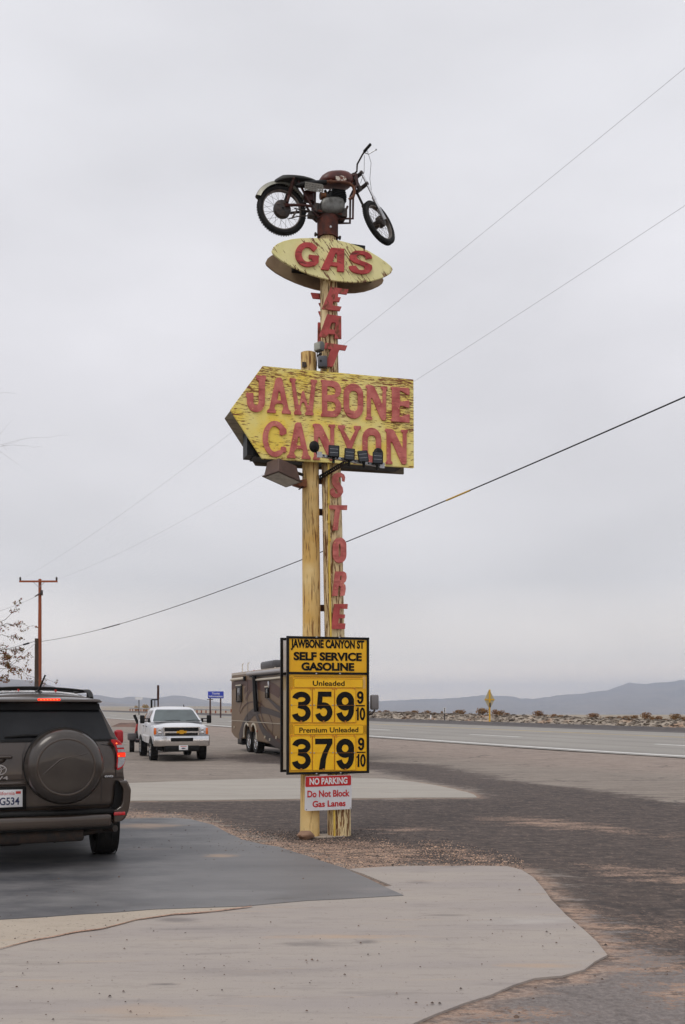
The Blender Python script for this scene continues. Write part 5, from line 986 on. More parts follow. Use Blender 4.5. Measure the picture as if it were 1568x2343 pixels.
hi = rk_.px(363, 1568)[1]; h2 = rk_.px(350, 1601)[1]
MB().path([(u0, 0, .8), (u0, 0, hi * .8), (u0, 0, hi * .8 + .01), (u0, 0, hi)], [.03, .03, .045, .045], 8).build('mast', rust, rke)
MB().box(((u0 + u1) / 2, 0, h2), (abs(u0 - u1), .05, .05)).box((u1, 0, (h2 + .8) / 2), (.07, .05, h2 - .8)).box(((u0 + u1) / 2, 0, h2 - .25), (.03, .03, .5)).box((lerp(u0, u1, .12), 0, h2 + .12), (.03, .03, .24)).build('rack_frame', black_paint, rke, smooth=False)
bn = Frame(TR.world(-.62, 4.35, 1.30), 19.3); b = MB(); b.ball((0, 0, .18), (.26, .3, .24), 14, 9)
for v in range(len(b.v)): p = Vector(b.v[v]); b.v[v] = tuple(p * (1 + .18 * noise.noise(p * 6)))
o = b.build('cargo_bundle', mat('tan_canvas', srgb(150, 116, 84), .9, 0, srgb(90, 66, 50), 5, .9)); o.location = bn.l; tag(o, 'crumpled tan bundle lying in the pickup bed behind the cab', 'bundle')
# trailer and hoist behind the truck
TL = Frame((-8.55, 44.3, g(-8.5, 44)), 14); te = TL.empty('utility_trailer'); tag(te, 'low dark utility trailer standing behind the white pickup', 'trailer')
for s_ in (1, -1):
    car_wheel(te, s_ * .72, 0, .33, .2, s_, dark_metal); MB().rbox((s_ * .72, 0, .66), (.36, .9, .26), .04).box((s_ * .72, 0, .80), (.34, .86, .04)).build('fender', mat('dusty_grey_metal', srgb(84, 80, 80), .6, .2), te)
MB().box((0, .1, .5), (1.2, 2.4, .1)).box((0, -1.9, .48), (.12, 1.8, .1)).build('deck', black_paint, te, smooth=False)
hs = TL.empty('engine_hoist'); tag(hs, 'red steel hoist with a raised black-padded arm standing on the trailer', 'hoist')
def hp(x, y, o=0.): u, v = Z(460, 2540, 4.9)(x, y); a = TL.px(u, v, o); return Vector((a[0], o, a[1]))
redm = mat('red_painted_steel', srgb(176, 34, 24), .45, 0, srgb(130, 26, 20), 8, .7)
MB().path([hp(150, 770), hp(165, 660), hp(200, 520), hp(235, 440)], [.04, .03, .05, .035], 8).path([hp(235, 440, .1), hp(195, 560, .1), hp(215, 720, .1)], .04, 8).box(hp(170, 775) + Vector((0, 0, -.02)), (.5, .5, .05)).build('mast', redm, hs)
MB().path([hp(145, 335), hp(180, 410), hp(212, 488)], .062, 10).build('padded_arm', black_paint, hs)
MB().rbox(hp(205, 690, .1), (.22, .3, .34), .04).build('motor', dark_metal, hs)

# motorhome ------------------------------------------------------------------
RV = Frame((-5.2, 47, g(-5, 46)), -71.6); rv = RV.empty('motorhome'); tag(rv, 'large tan motorhome with brown swirl graphics parked behind the price board', 'motorhome')
zr = Z(820, 2400, 6.51)
def rp2(x, y, o=0.): return RV.px(*zr(x, y), o)
tan = mat('tan_coach_paint', srgb(112, 88, 60), .45, 0, srgb(102, 78, 52), .6, .8); g_br = mat('brown_swirl_paint', srgb(76, 42, 26), .5, 0); g_gr = mat('grey_brown_swirl_paint', srgb(56, 43, 38), .5, 0)
W_ = 2.5
out_ = [(0, .80), (.6, .62), (1.4, .52), (2.66, .60)] + [(p[0], p[1]) for p in arc(3.25, .62, .56, .64, 180, 40, 9)] + [(3.86, .92), (4.02, .92)] + arc(4.52, .62, .56, .64, 140, 0, 9) + [(5.1, .55), (11.7, .45), (11.95, .7), (12.02, 1.6), (11.9, 2.6), (11.6, 3.35), (11.4, 3.46), (.14, 3.50), (.03, 3.42), (0, 3.2)]
bo = MB().prism(out_, 0, W_).build('body', tan, rv, smooth=False); bv = bo.modifiers.new('b', 'BEVEL'); bv.width = .06; bv.segments = 3; bv.limit_method = 'ANGLE'; bv.angle_limit = R(50)
MB().prism([(.1, 3.44), (11.5, 3.42), (11.4, 3.53), (.15, 3.55)], -.015, W_ + .015).build('roof', mat('cream_roof', srgb(190, 178, 165), .5), rv, smooth=False)
def band(P, w0, w1, m, y=-.004):
    pts = [rp2(*p) for p in P]
    q = []
    for i in range(len(pts) - 1):
        p0, p1, p2, p3 = pts[max(i - 1, 0)], pts[i], pts[i + 1], pts[min(i + 2, len(pts) - 1)]
        for k in range(6):
            t = k / 6; q.append(tuple(.5 * (2 * p1[a] + (p2[a] - p0[a]) * t + (2 * p0[a] - 5 * p1[a] + 4 * p2[a] - p3[a]) * t * t + (3 * p1[a] - p0[a] - 3 * p2[a] + p3[a]) * t ** 3) for a in (0, 1)))
    q.append(pts[-1]); q = [p for p in q if p[0] > .03]
    return MB().prism(thick(q, (w0, w1)), y, y + .003).build('swirl_stripe', m, rv, smooth=False)
band([(172, 700), (260, 620), (400, 580), (560, 600), (690, 640)], .34, .30, g_br, -.004)
band([(470, 800), (560, 700), (700, 620), (850, 600), (1000, 640), (1200, 720), (1400, 900)], .26, .34, g_br, -.0075)
band([(500, 980), (600, 800), (760, 700), (900, 740), (1100, 780), (1300, 900)], .16, .22, g_br, -.011)
band([(370, 1320), (440, 1180), (560, 1070), (700, 1050), (850, 1080), (990, 1240)], .04, .08, g_br, -.0145)
band([(360, 1920), (420, 1720), (480, 1560), (560, 1420), (700, 1290), (860, 1240), (1050, 1270), (1330, 1370)], .5, .20, g_gr, -.018)
band([(700, 1060), (730, 1250), (800, 1450), (900, 1680), (1020, 1850), (1180, 1980), (1380, 2080)], .22, .42, g_gr, -.0215)
band([(880, 1020), (850, 1200), (900, 1420), (1000, 1650), (1150, 1850), (1330, 2000)], .05, .10, g_br, -.025)
band([(1040, 960), (1150, 1060), (1250, 1160), (1400, 1260)], .10, .2, g_gr, -.0285); band([(350, 1280), (370, 1180), (410, 1060)], .03, .05, g_br, -.011); band([(1030, 1300), (1100, 1450), (1150, 1620), (1130, 1820)], .04, .05, g_br, -.0145)
cr_m = mat('cream_trim', srgb(200, 190, 170), .4); winm = mat('coach_window_glass', (.03, .025, .02), .1, 0)
def rect_rv(x0, x1, y0, y1): a, c = rp2(x0, y0), rp2(x1, y1); a2 = rp2(x0, y1); return a[0], c[0], min(a2[1], c[1]), a[1]
for (x0, x1, z0, z1q) in ((1.25, 2.35, 2.20, 3.0), (6.7, 7.25, 2.35, 2.85), (10.4, 11.5, 1.9, 2.9)):
    f_ = MB().rbox(((x0 + x1) / 2, -.03, (z0 + z1q) / 2), (x1 - x0, .05, z1q - z0), .05, seg=3).build('window', black_paint, rv); MB().rbox(((x0 + x1) / 2, -.058, (z0 + z1q) / 2 - .05), ((x1 - x0) * .78, .012, (z1q - z0) * .72), .02).build('pane', winm, f_); MB().rbox(((x0 + x1) / 2, -.06, z1q - .04), ((x1 - x0) * .96, .05, .06), .015).build('awning_roll', cr_m, f_)
MB().rbox((1.65, -.09, 3.24), (2.5, .12, .12), .05, seg=3).build('slide_topper', cr_m, rv); MB().box((2.95, -.03, 3.24), (.12, .14, .2)).build('topper_bracket', black_paint, rv, smooth=False)
aw = MB(); aw.path([(4.0, -.14, 3.40), (11.8, -.14, 3.36)], .085, 12); aw.build('awning_roll', mat('awning_housing', srgb(150, 146, 145), .4), rv); MB().box((7.9, -.05, 3.32), (7.8, .06, .12)).build('awning_rail', black_paint, rv, smooth=False)
b = MB(); a, c = rp2(690, 420, -.14), rp2(745, 1275, -.1); b.path([(a[0], -.12, 3.35), (lerp(a[0], c[0], .5), -.12, 2.6), (c[0], -.10, c[1])], .10, 6); b.build('awning_arm', black_paint, rv)
MB().rbox((7.5, -.09, 3.12), (4.2, .10, .09), .03).build('slide_topper', cr_m, rv)
for x0 in (3.42,): MB().box((x0, -.0315, 1.95), (.035, .004, 2.4)).build('panel_gap', black_paint, rv, smooth=False)
MB().box((6.0, -.0345, 1.36), (11.6, .004, .02)).build('body_line', cr_m, rv, smooth=False)
b = MB()
for cx in (3.25, 4.52): b.prism([(p[0], p[1]) for p in arc(cx, .62, .62, .70, 178 if cx < 4 else 125, 55 if cx < 4 else 2, 12)] + [(p[0], p[1]) for p in arc(cx, .62, .54, .62, 55 if cx < 4 else 2, 178 if cx < 4 else 125, 12)], -.034, .02)
b.build('wheel_arch_trim', cr_m, rv, smooth=False)
MB().box((3.9, 1.25, .85), (2.3, 1.5, .8)).box((6.6, 1.25, .42), (9.4, 1.6, .2)).build('wheel_well', black_paint, rv, smooth=False)
for x_, yy in ((3.30, .2), (4.58, .2), (3.30, 2.3), (4.58, 2.3), (10.8, .2), (10.8, 2.3)):
    Mz = car_wheel(rv, 0, 0, .51, .3, -1, chrome, rr=.60); Mz.matrix_local = Matrix.Translation((x_, yy, .51)) @ Matrix.Rotation(R(90 if yy < 1 else -90), 4, 'Z')
MB().rbox((1.55, .5, .42), (.9, .9, .28), .05).build('mud_flap', black_paint, rv); MB().tube((-.12, .5, .78), (.15, .5, .80), .06, n=10).build('exhaust_pipe', chrome, rv)
for x_, l_ in ((5.9, 2.2), (9.2, 1.9)): MB().rbox((x_, .75, 3.72), (l_, 1.1, .36), .12, seg=3).build('air_conditioner', mat('dark_grey_shroud', srgb(70, 68, 70), .5), rv)
MB().path([(5.6, .3, 3.52), (5.9, .3, 3.66), (6.6, .3, 3.68), (7.2, .3, 3.52)], .03, 8).build('roof_dish', cr_m, rv)
for x_ in (.55, 1.7): MB().path([(x_, .4, 3.5), (x_, .4, 3.95), (x_ + .25, .4, 3.98)], .02, 6).path([(x_ + .45, .3, 3.5), (x_ + .45, .3, 3.78)], [.03, .01], 6).build('ladder_rail', cr_m, rv)
MB().rbox((3.3, .3, 3.58), (.1, .06, .06), .02).rbox((5.15, -.02, .98), (.12, .02, .08), .01).build('marker_lamp', redlens, rv)
MB().rbox((7.2, -.03, 2.95 - .05), (.2, .06, .28), .04).build('porch_light', lens_clear, rv)
for x_, zz in ((.75, 1.05), (6.6, .78), (7.4, .7), (8.4, .82)): MB().rbox((x_, -.034, zz), (.10, .012, .10), .02).build('access_latch', cr_m, rv)
# mirrors at the front
for s_ in (1, -1):
    yy = W_ + .30 if s_ > 0 else -.42
    mi = MB().rbox((11.75, yy, 2.18), (.2, .30, .55), .06, seg=3).build('side_mirror', mat('grey_mirror_shell', srgb(120, 116, 116), .35, .2), rv)
    MB().rbox((11.66, yy, 2.25), (.05, .24, .36), .02).build('mirror_glass', lens_clear, mi)
    MB().path([(11.6, W_ if s_ > 0 else 0, 1.70), (11.8, yy - s_ * .12, 1.75), (11.8, yy, 1.90)], .035, 8).build('mirror_arm', dark_metal, mi)

# ------------------------------------------------------------------ roadside
UP = Frame(((90 - CU) / F * 80, 80, g(-24, 80)), 0)
up = UP.empty('utility_pole'); tag(up, 'tall reddish brown utility pole with a crossarm beside a cut-off stub', 'utility pole')
pm_ = mat('reddish_pole_wood', srgb(158, 82, 42), .8, 0, srgb(122, 58, 38), 6, .8, .2, stretch=(6, 6, .6))
ht = UP.px(91, 1325)[1]
log([Vector((UP.px(90, 1590)[0], 0, -.5)), Vector((UP.px(91, 1450)[0], 0, ht / 2)), Vector((UP.px(91.5, 1330)[0], 0, ht))], [.17, .15, .12], 14, 3).build('pole', pm_, up)
ca, cb = UP.px(46, 1331), UP.px(133, 1330); MB().box(((ca[0] + cb[0]) / 2, -.18, ca[1]), (cb[0] - ca[0], .12, .14)).build('crossarm', pm_, up, smooth=False)
MB().path([(UP.px(78, 1333)[0], -.2, ca[1] - .05), (UP.px(90, 1344)[0], -.2, UP.px(90, 1344)[1])], .02, 6).path([(UP.px(104, 1333)[0], -.2, ca[1] - .05), (UP.px(92, 1344)[0], -.2, UP.px(90, 1344)[1])], .02, 6).build('brace', steel, up)
for u in (48, 131): MB().lathe([(.05, 0), (.09, .08), (.05, .12), (.10, .2), (.04, .26), (.02, .3)], (UP.px(u, 1331)[0], -.18, ca[1] + .07), (0, 0, 1), 10).build('insulator', dark_metal, up)
a = UP.px(97, 1357); MB().rbox((a[0], -.2, a[1]), (.18, .2, .42), .04, M=None).path([(UP.px(96, 1358)[0], -.25, a[1]), (UP.px(82, 1366)[0], -.25, UP.px(82, 1366)[1])], .05, 6).build('cutout_fuse', dark_metal, up)
US = Frame(((84 - CU) / F * 79, 79, g(-24, 80)), 0); us = US.empty('utility_pole'); tag(us, 'short dark cut-off pole stub standing against the taller reddish pole', 'utility pole')
log([Vector((US.px(83, 1590)[0], 0, -.5)), Vector((US.px(84, 1462)[0], 0, US.px(84, 1461)[1]))], [.17, .15], 12, 9).build('pole', mat('dark_pole_wood', srgb(74, 58, 46), .9, 0, srgb(52, 44, 36), 6, .8, stretch=(6, 6, .6)), us)
def P3(u, v, Y): return Vector(((u - CU) / F * Y, Y, CAMZ + (HV - v) / F * Y))
def cable(label, A, B, sag, r, m, t1=1.25, group=None, marks=()):
    pts = [A.lerp(B, t) - Vector((0, 0, 4 * sag * t * (1 - t))) for t in [t1 * i / 60 for i in range(61)]]
    b = MB(); b.path(pts, r, 5); o = b.build('power_cable', m); tag(o, label, 'cable', group)
    for (ta, tb, rr, mm) in marks:
        q = [A.lerp(B, t) - Vector((0, 0, 4 * sag * t * (1 - t))) for t in [lerp(ta, tb, i / 6) for i in range(7)]]; MB().path(q, rr, 6).build('sleeve', mm, o)
wire = mat('grey_wire', srgb(150, 148, 152), .6); wireb = mat('black_cable_sheath', (.02, .02, .02), .6)
cable('thin grey wire crossing the sky highest, from the left insulator to the upper right', P3(48, 1326, 80), P3(1568, 155, 20), .68, .0036, wire)
cable('thin grey wire from the right insulator passing behind the corner of the arrow board', P3(131, 1325, 80), P3(1568, 470, 20), .80, .0036, wire)
ym = mat('yellow_cable_sleeve', srgb(205, 165, 50), .5)
cable('thick black cable sagging from the utility pole up to the right edge', P3(92, 1468, 80), P3(1568, 908, 20), .80, .017, wireb, marks=((.872, .889, .024, ym), (.30, .36, .03, wireb)))
cable('thin wire running left from the fuse on the utility pole', P3(88, 1362, 80), P3(-300, 1420, 60), .9, .012, wire, 1)
cable('black service wire running level to the left from the pole stub', P3(84, 1466, 79), P3(-300, 1500, 60), .6, .018, wireb, 1, marks=((.06, .10, .07, wireb),))
cable('guy wire slanting down left from the pole stub through the bare twigs', P3(84, 1470, 79), P3(-200, 1690, 60), .1, .014, wire, 1)
# tourist information sign
TI = Frame(((493 - CU) / F * 150, 150, 0), 3); tie = TI.empty('information_sign'); tag(tie, 'blue Tourist Information road sign on two posts across the highway', 'road sign')
x0, z0 = TI.px(475.8, 1598); x1, z1q = TI.px(512, 1582)
MB().rbox(((x0 + x1) / 2, 0, (z0 + z1q) / 2), (x1 - x0, .08, z1q - z0), .03).build('panel', mat('blue_sign_face', srgb(28, 52, 168), .4, 0, srgb(34, 60, 160), .4, .5), tie)
wl = mat('white_sign_ink', (.7, .7, .75), .4); text(tie, 'Tourist', (lerp(x0, x1, .26), lerp(x0, x1, .76), lerp(z0, z1q, .55), lerp(z0, z1q, .85)), -.045, wl, .02, th=.01); text(tie, 'Information', (lerp(x0, x1, .06), lerp(x0, x1, .94), lerp(z0, z1q, .16), lerp(z0, z1q, .44)), -.045, wl, .02, th=.01)
for u in (481, 505): xx = TI.px(u, 1600)[0]; gz = g(TI.world(xx, 0, 0)[0], 150); MB().box((xx, .06, (z1q + gz) / 2), (.22, .12, z1q - gz)).build('post', rust, tie, smooth=False)
MB().box((TI.px(481, 1600)[0], .0, TI.px(481, 1601)[1]), (.9, .06, .12)).build('brace', dark_metal, tie, smooth=False)
# yellow diamond, marker posts
def on_berm(u, D=61): k = (u - CU) / F; Y = D / (RN[0] * k + RN[1]); X = k * Y; s = RU[0] * X + RU[1] * Y; return X, Y, berm_z(D, s)
X, Y, z = on_berm(1120.5, 58.2); z = g(X, Y); YD = Frame((X, Y, z), 8); yd = YD.empty('warning_sign'); tag(yd, 'back of a diamond road sign on a yellow post across the highway', 'road sign')
ysn = mat('yellow_post_paint', srgb(214, 168, 30), .5, 0, srgb(190, 145, 30), 3, .6); a = YD.px(1120, 1578)[1]
L_q = YD.px(1109, 1601), YD.px(1120, 1577), YD.px(1132, 1601), YD.px(1121, 1624)
MB().prism([L_q[0], L_q[3], L_q[2], L_q[1]], .0, .05).build('panel', mat('grey_sign_back', srgb(178, 168, 140), .5, .1, srgb(160, 150, 128), 1, .6), yd, smooth=False)
MB().box((YD.px(1120.5, 1600)[0], -.06, a / 2), (.16, .1, a)).build('post', ysn, yd, smooth=False); MB().box(((L_q[0][0] + L_q[2][0]) / 2, -.03, L_q[0][1]), (L_q[2][0] - L_q[0][0], .06, .14)).build('crossbar', ysn, yd, smooth=False)
MB().rbox((YD.px(1121, 1613)[0], -.13, YD.px(1121, 1613)[1]), (.16, .06, .5), .02).build('tag', dark_metal, yd)
X, Y, z = on_berm(1017.7, 57.6); z = g(X, Y); MM = Frame((X, Y, z), 5); mme = MM.empty('mile_marker'); tag(mme, 'slim mile marker post with a small white plate on the berm', 'marker post')
a = MM.px(1018, 1619)[1]; c = MM.px(1018, 1632)[1]; MB().box((0, .04, c / 2 + .1), (.12, .06, c + .2)).build('post', dark_metal, mme, smooth=False); pl2 = MB().box((0, 0, (a + c) / 2), (.30, .03, a - c)).build('plate', white_plastic, mme, smooth=False)
for k in range(3): MB().box((0, -.02, lerp(c, a, .22 + .28 * k)), (.14, .01, .13)).build('digit', black_paint, pl2, smooth=False)
X, Y, z = on_berm(986, 59); o = MB().rbox((0, 0, .28), (.16, .08, .56), .03).build('delineator', white_plastic); o.location = (X, Y, z - .03); tag(o, 'stubby white delineator post on the berm left of the mile marker', 'marker post')
# small far sign at left
FS = Frame(((318 - CU) / F * 190, 190, 0), 0); fs_ = FS.empty('distant_sign'); gz = g(FS.l[0], 190); tag(fs_, 'small pale sign on a thin post far off left of the pickup mast', 'road sign')
a = FS.px(318, 1598); MB().rbox((a[0], 0, a[1]), (1.4, .06, .5), .1).build('panel', white_plastic, fs_); MB().box((a[0], .06, (a[1] - .3 + gz) / 2), (.16, .08, a[1] - .3 - gz)).build('post', dark_metal, fs_, smooth=False)
# guard rails
def rail(u0, u1, D, label, vt):
    k0, k1 = (u0 - CU) / F, (u1 - CU) / F; Y0, Y1 = D / (RN[0] * k0 + RN[1]), D / (RN[0] * k1 + RN[1]); A = Vector((k0 * Y0, Y0, 0)); B = Vector((k1 * Y1, Y1, 0)); d = (B - A); L = d.length; yaw = math.degrees(math.atan2(d.y, d.x)); e = empty('guard_rail', (A.x, A.y, g(A.x, A.y)), yaw); tag(e, label, 'guard rail', 'guard rails along the far road edge')
    gz = lambda t: g(*(A.lerp(B, t)).xy) - g(A.x, A.y); b = MB(); n = 24; vs = []
    for i in range(n + 1):
        for yy, zz in ((-.02, .98), (-.09, .92), (-.02, .82), (-.09, .72), (-.02, .66)): vs.append((L * i / n, yy, gz(i / n) + zz + .1))
    b.add(vs, [(i * 5 + j, i * 5 + j + 1, (i + 1) * 5 + j + 1, (i + 1) * 5 + j) for i in range(n) for j in range(4)]); b.build('beam', steel, e, smooth=False)
    np_ = int(L / 3.2)
    for i in range(np_ + 1): t = i / np_; MB().box((L * t, .10, gz(t) + .45), (.22, .22, 1.3)).build('post', pm_, e, smooth=False)
rail(297, 356, 60, 'grey guard rail on wooden posts left of the pickup', 0); rail(440, 528, 60, 'grey guard rail on wooden posts between the pickup and the motorhome', 0)

# shrubs ---------------------------------------------------------------------
shm = [mat('dry_olive_brush', srgb(150, 112, 68), .9, 0, srgb(108, 84, 54), 5, 1), mat('dry_brown_brush', srgb(146, 106, 66), .9, 0, srgb(106, 76, 50), 5, 1), mat('grey_brush', srgb(104, 94, 82), .9, 0, srgb(80, 72, 62), 5, 1)]
def shrub_mesh(seed, n=420):
    rnd = random.Random(seed); b = MB(); cl = [(rnd.uniform(-.38, .38), rnd.uniform(-.3, .3), rnd.uniform(.28, .62), rnd.uniform(.26, .42)) for _ in range(8)]
    for _ in range(n):
        cx, cy, cz, r = rnd.choice(cl); d = Vector((rnd.gauss(0, 1), rnd.gauss(0, 1), rnd.gauss(0, 1))).normalized() * r * rnd.uniform(.55, 1.05); p = Vector((cx, cy, cz)) + d
        if p.z < 0: continue
        t = Vector((rnd.gauss(0, 1), rnd.gauss(0, 1), rnd.gauss(0, 1))).normalized(); q = t.cross(Vector((rnd.gauss(0, 1), rnd.gauss(0, 1), rnd.gauss(0, 1)))).normalized(); l = rnd.uniform(.05, .12)
        b.add([p - t * l, p + q * l * .5, p + t * l, p - q * l * .5], [(0, 1, 2, 3)])
    for k in range(10): a = rnd.uniform(0, 6.28); b.path([(0, 0, -.08), (.2 * math.cos(a), .2 * math.sin(a), .3), (.4 * math.cos(a), .35 * math.sin(a), .6)], [.02, .014, .005], 4)
    return b
protos = []
for k in range(6): o = shrub_mesh(k + 3).build('desert_shrub', shm[k % 2 if k < 5 else 2], smooth=False); protos.append(o)
SH = [(112, 10, 20), (143, 10, 34), (203, 9, 32), (245, 10, 22), (280, 14, 38), (340, 15, 36), (372, 8, 26), (410, 12, 16), (437, 8, 22), (497, 19, 58), (600, 25, 66), (660, 25, 34), (690, 22, 38), (718, 14, 30), (757, 10, 36), (801, 8, 20), (865, 26, 48), (898, 11, 34), (941, 18, 40), (976, 14, 24), (1004, 14, 26), (1128, 22, 52), (1207, 12, 44), (1253, 14, 30), (1290, 19, 38), (1325, 17, 36), (1380, 28, 44), (1412, 14, 30), (1443, 19, 36), (1476, 12, 30), (1520, 24, 50), (1558, 20, 30)]
ordn = ['first', 'second', 'third', 'fourth', 'fifth', 'sixth', 'seventh', 'eighth', 'ninth', 'tenth', 'eleventh', 'twelfth', 'thirteenth', 'fourteenth', 'fifteenth', 'sixteenth']
used = set()
for i, (x, h_, w_) in enumerate(SH):
    u = (1300 + x * .7653) / S_; X, Y, z = on_berm(u, 62.3 + (i % 3) * .5); ppm = F / Y; W2 = w_ * .7653 / S_ / ppm; H2 = h_ * .7653 / S_ / ppm * 1.45; k = 5 if x in (757, 1004, 801) else i % 5
    if k in used: o = protos[k].copy(); C.objects.link(o)
    else: o = protos[k]; used.add(k)
    o.location = (X, Y, z - .04); o.rotation_euler = (0, 0, i * 1.3); o.scale = (W2 / 1.0 * .95, W2 * .95, H2 / .95)
    size = 'large' if h_ >= 22 else ('medium' if h_ >= 13 else 'low'); tone = ('olive-brown', 'reddish brown')[k % 2] if k < 5 else 'greyish'
    gr_ = 0 if u < 1120 else 1 if u < 1290 else 2; idx = i + 1 if gr_ == 0 else sum(1 for q in SH[:i + 1] if 1120 <= (1300 + q[0] * .7653) / S_) if gr_ == 1 else len(SH) - i
    tag(o, '%s %s desert shrub on the berm, %s from the %s' % (size, tone, ordn[idx - 1], ('motorhome going right', 'yellow diamond sign going right', 'right edge of the photo')[gr_]), 'shrub', 'desert shrubs along the berm')
# small autumn bushes past the left guard rail
for i, (u, w_, lab) in enumerate(((312, 8, 'yellow-green low bush beside the small distant sign post'), (333, 14, 'orange-green bush behind the left guard rail beside the pickup'))):
    k = (u - CU) / F; D = 62.5; Y = D / (RN[0] * k + RN[1]); o = protos[0].copy(); o.data = protos[0].data.copy(); o.data.materials.clear(); o.data.materials.append(mat('autumn_bush_%d' % i, srgb(150, 140, 70), .9, 0, srgb(170, 110, 60), 4, 1)); C.objects.link(o); o.name = 'bush'
    o.location = (k * Y, Y, g(k * Y, Y) - .1); s_ = w_ * Y / F; o.scale = (s_, s_, (1.9 + .4 * i)); tag(o, lab, 'bush', 'bushes behind the left guard rail')
for o in protos:
    pass
# scrub clumps and stones on the berm, gravel on the lot
b = MB(); rnd = random.Random(5)
for _ in range(2600):
    u = rnd.uniform(540, 1640); D = rnd.uniform(58.4, 62.8); X, Y, z = on_berm(u, D); r = rnd.uniform(.06, .22) * (1 + (Y - 80) / 120)
    n0 = len(b.v); c = Vector((X, Y, z)); vs = [c + Vector((rnd.uniform(-1, 1) * r * 1.6, rnd.uniform(-1, 1) * r, rnd.uniform(-.1, .8) * r)) for _ in range(5)]
    b.add(vs, [(0, 1, 2), (0, 2, 3), (1, 3, 4), (0, 3, 4), (1, 2, 4)])
tag(b.build('scrub', mat('dead_scrub', srgb(150, 138, 124), .95, 0, srgb(104, 92, 82), .9, 1, lo=.3, hi=.7), smooth=False), kind='stuff')
b = MB()
for _ in range(900):
    if rnd.random() < .35: u, v = rnd.uniform(0, 1568), rnd.uniform(1850, 2343)
    else: u, v = rnd.gauss(720, 170), rnd.gauss(1925, 22)
    if v < 1830: continue
    X, Y = gpx(u, v); r = abs(rnd.gauss(0, 1)) * .0035 + .003
    if rnd.random() < .02: r *= 1.6
    c = Vector((X, Y, g(X, Y) + .018 + r * .25)); q = Matrix.Rotation(rnd.uniform(0, 6.28), 4, 'Z'); vs = [c + q @ (Vector(p) * r) for p in ((1, 0, -.1), (.3, .9, 0), (-.8, .6, -.1), (-.9, -.5, 0), (.2, -.9, -.1), (.1, .1, .7), (-.3, -.1, .6))]
    b.add(vs, [(0, 1, 5), (1, 2, 5), (2, 6, 5), (2, 3, 6), (3, 4, 6), (4, 5, 6), (4, 0, 5)])
tag(b.build('gravel', mat('dark_pebbles', srgb(70, 60, 56), .9, 0, srgb(120, 98, 84), 3, 1), smooth=False), kind='stuff')
b = MB(); b2_ = MB(); rnd = random.Random(21)
for _ in range(16000):
    P_ = SAND[rnd.choice((0, 0, 0, 0, 0, 0, 0, 1, 2, 2))]; us = [p[0] for p in P_]; vs_ = [p[1] for p in P_]; u, v = rnd.uniform(min(us) - 20, max(us) + 30), rnd.uniform(min(vs_) - 12, max(vs_) + 8); X, Y = gpx(u, v); W3 = sandW[SAND.index(P_)]
    if abs(Y) > 40 or sdf(W3, X, Y) < -.45 * rnd.random(): continue
    if sdf(padW, X, Y) > 0 or sdf(slabW, X, Y) > 0: continue
    r = .0035 + abs(rnd.gauss(0, .0045)); c = Vector((X, Y, g(X, Y))); q = Matrix.Rotation(rnd.uniform(0, 6.28), 4, 'Z'); vs = [c + q @ (Vector(p) * r) for p in ((1, 0, -.1), (.3, .9, 0), (-.8, .6, -.1), (-.9, -.5, 0), (.2, -.9, -.1), (.1, .1, .6))]
    (b if rnd.random() < .45 else b2_).add(vs, [(0, 1, 5), (1, 2, 5), (2, 3, 5), (3, 4, 5), (4, 0, 5)])
for _ in range(2600):  # dark crumbs round the post feet, also standing in for contact shadow
    a_, d_ = rnd.uniform(0, 6.28), abs(rnd.gauss(0, .42)) + .12; X, Y = -.19 + d_ * 1.25 * math.cos(a_), 12.24 + d_ * .9 * math.sin(a_)
    r = .004 + abs(rnd.gauss(0, .005)); c = Vector((X, Y, g(X, Y))); q = Matrix.Rotation(rnd.uniform(0, 6.28), 4, 'Z'); b2_.add([c + q @ (Vector(p) * r) for p in ((1, 0, -.1), (.3, .9, 0), (-.8, .6, -.1), (-.9, -.5, 0), (.2, -.9, -.1), (.1, .1, .6))], [(0, 1, 5), (1, 2, 5), (2, 3, 5), (3, 4, 5), (4, 0, 5)])
tag(b.build('sand_grit', mat('pinkish_sand_grit', srgb(200, 168, 142), .9, 0, srgb(160, 126, 104), 3, 1), smooth=False), kind='stuff')
tag(b2_.build('asphalt_crumbs', mat('asphalt_crumb', srgb(66, 58, 54), .9, 0, srgb(44, 38, 36), 3, 1), smooth=False), kind='stuff')
# low earth mound beside the highway, left
b = MB(); k0 = [(255, 1661), (300, 1661.5), (345, 1664), (372, 1668)]; vs = []
for i in range(31):
    t = i / 30 * 3; j = min(2, int(t)); u, v = lerp(k0[j][0], k0[j + 1][0], t - j), lerp(k0[j][1], k0[j + 1][1], t - j); X, Y = gpx(u, v + 1)
    for q in range(7): w_ = -1 + q / 3; vs.append((X + w_ * .2, Y + w_ * 1.6, g(X, Y) - .05 + .42 * (1 - w_ * w_) * ss(min(i, 30 - i) / 5) * (1 + .3 * noise.noise(Vector((X, Y + w_, 0))))))
b.add(vs, [(i * 7 + j, i * 7 + j + 1, (i + 1) * 7 + j + 1, (i + 1) * 7 + j) for i in range(30) for j in range(6)])
tag(b.build('earth_mound', mat('red_earth', srgb(120, 92, 80), .95, 0, srgb(88, 74, 68), 1, .9)), kind='structure')

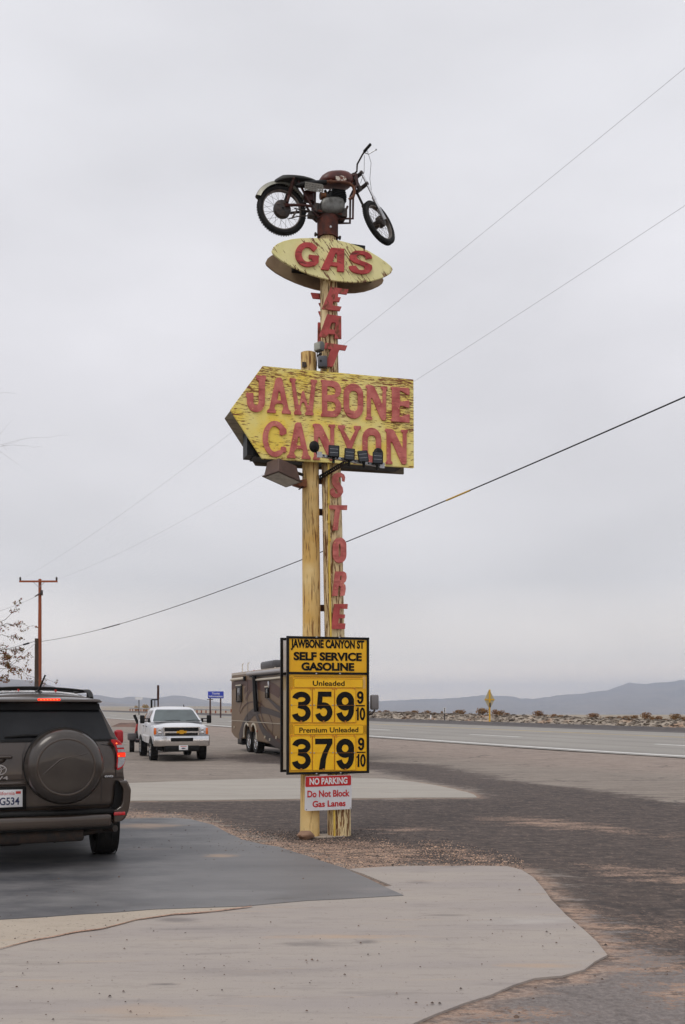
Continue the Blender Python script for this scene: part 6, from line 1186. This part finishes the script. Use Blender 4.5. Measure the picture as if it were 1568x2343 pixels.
# tree reaching in from the left -----------------------------------------------
tb = empty('tree', (-9.6, 21, g(-9.6, 21))); tag(tb, 'nearly bare tree whose reddish leafy twigs reach in from the left', 'tree')
rnd = random.Random(11); bark = mat('grey_brown_bark', srgb(96, 80, 66), .9, 0, srgb(70, 58, 50), 8, .8, .3); leafm = mat('autumn_leaves', srgb(120, 84, 44), .8, 0, srgb(128, 56, 40), 9, 1, lo=.42, hi=.58); leafg = mat('olive_leaves', srgb(98, 96, 44), .8, 0, srgb(110, 80, 40), 9, 1)
def TP(u, v, Y=21.): p = P3(u, v, Y); return p - Vector(tb.location)
tk_ = MB(); tk_.path([(0, 0, -.3), (.1, 0, 1.2), (.05, .1, 2.6), (.3, 0, 4.2), (.4, -.1, 6.5), (.6, 0, 8.3)], [.22, .18, .15, .11, .06, .02], 10); tk_.build('trunk', bark, tb)
tw = MB(); lf = MB(); lg = MB()
def leaf(p, r, bb):
    t = Vector((rnd.gauss(0, 1), rnd.gauss(0, 1), rnd.gauss(0, 1))).normalized(); q = t.cross(Vector((rnd.gauss(0, 1), rnd.gauss(0, 1), rnd.gauss(0, 1)))).normalized(); bb.add([p - t * r, p + q * r * .6, p + t * r, p - q * r * .6], [(0, 1, 2, 3)])
def twig(A, B, r, leaves, spread=.1, depth=2, kink=.06):
    n = 6; pts = [A.lerp(B, i / n) + Vector((rnd.gauss(0, kink), rnd.gauss(0, kink), rnd.gauss(0, kink))) * (0 < i < n) * (B - A).length * .5 for i in range(n + 1)]
    tw.path(pts, [lerp(r, r * .4, i / n) for i in range(n + 1)], 5)
    for i in range(2, n + 1):
        if depth: 
            d = (B - A).normalized() * rnd.uniform(.5, 1) + Vector((rnd.gauss(0, .5), rnd.gauss(0, .5), rnd.gauss(-.15, .55))); twig(pts[i], pts[i] + d * (B - A).length * .26, r * .5, leaves, spread, depth - 1, kink)
        if depth < 2:
            for _ in range(leaves * 2): leaf(pts[i] + Vector((rnd.gauss(0, .02), rnd.gauss(0, .02), rnd.gauss(-.01, .02))), rnd.uniform(.014, .030), lf if rnd.random() < .6 else lg)
for (su, sv, eu, ev, lv_, r_) in ((-180, 1470, 12, 1418, 1, .012), (-180, 1470, 15, 1426, 1, .012), (-120, 1500, 4, 1452, 1, .01), (-170, 1500, 20, 1495, 1, .012), (-160, 1520, 10, 1512, 2, .012), (-150, 1510, 30, 1520, 1, .010), (-150, 1560, 6, 1530, 2, .012), (-150, 1500, 12, 1486, 2, .012), (-150, 1600, 2, 1600, 1, .01)):
    twig(TP(su, sv, 21 + rnd.uniform(-.4, .4)), TP(eu, ev, 21 + rnd.uniform(-.4, .4)), r_, lv_)
for (su, sv, eu, ev) in ((-160, 1050, 38, 1008), (-160, 1050, 30, 1018), (-150, 930, 14, 898)): twig(TP(su, sv), TP(eu, ev), .0035, 0, depth=1, kink=.03)
for (su, sv, z_) in ((-180, 1470, 4.0), (-170, 1500, 3.0), (-150, 1560, 2.2), (-160, 1050, 6.4), (-150, 930, 7.2)): tw.path([Vector((.3, 0, z_)) , TP(su, sv)], [.05, .02], 6)
tw.build('branches', bark, tb); lf.build('foliage', leafm, tb, smooth=False); lg.build('foliage', leafg, tb, smooth=False)
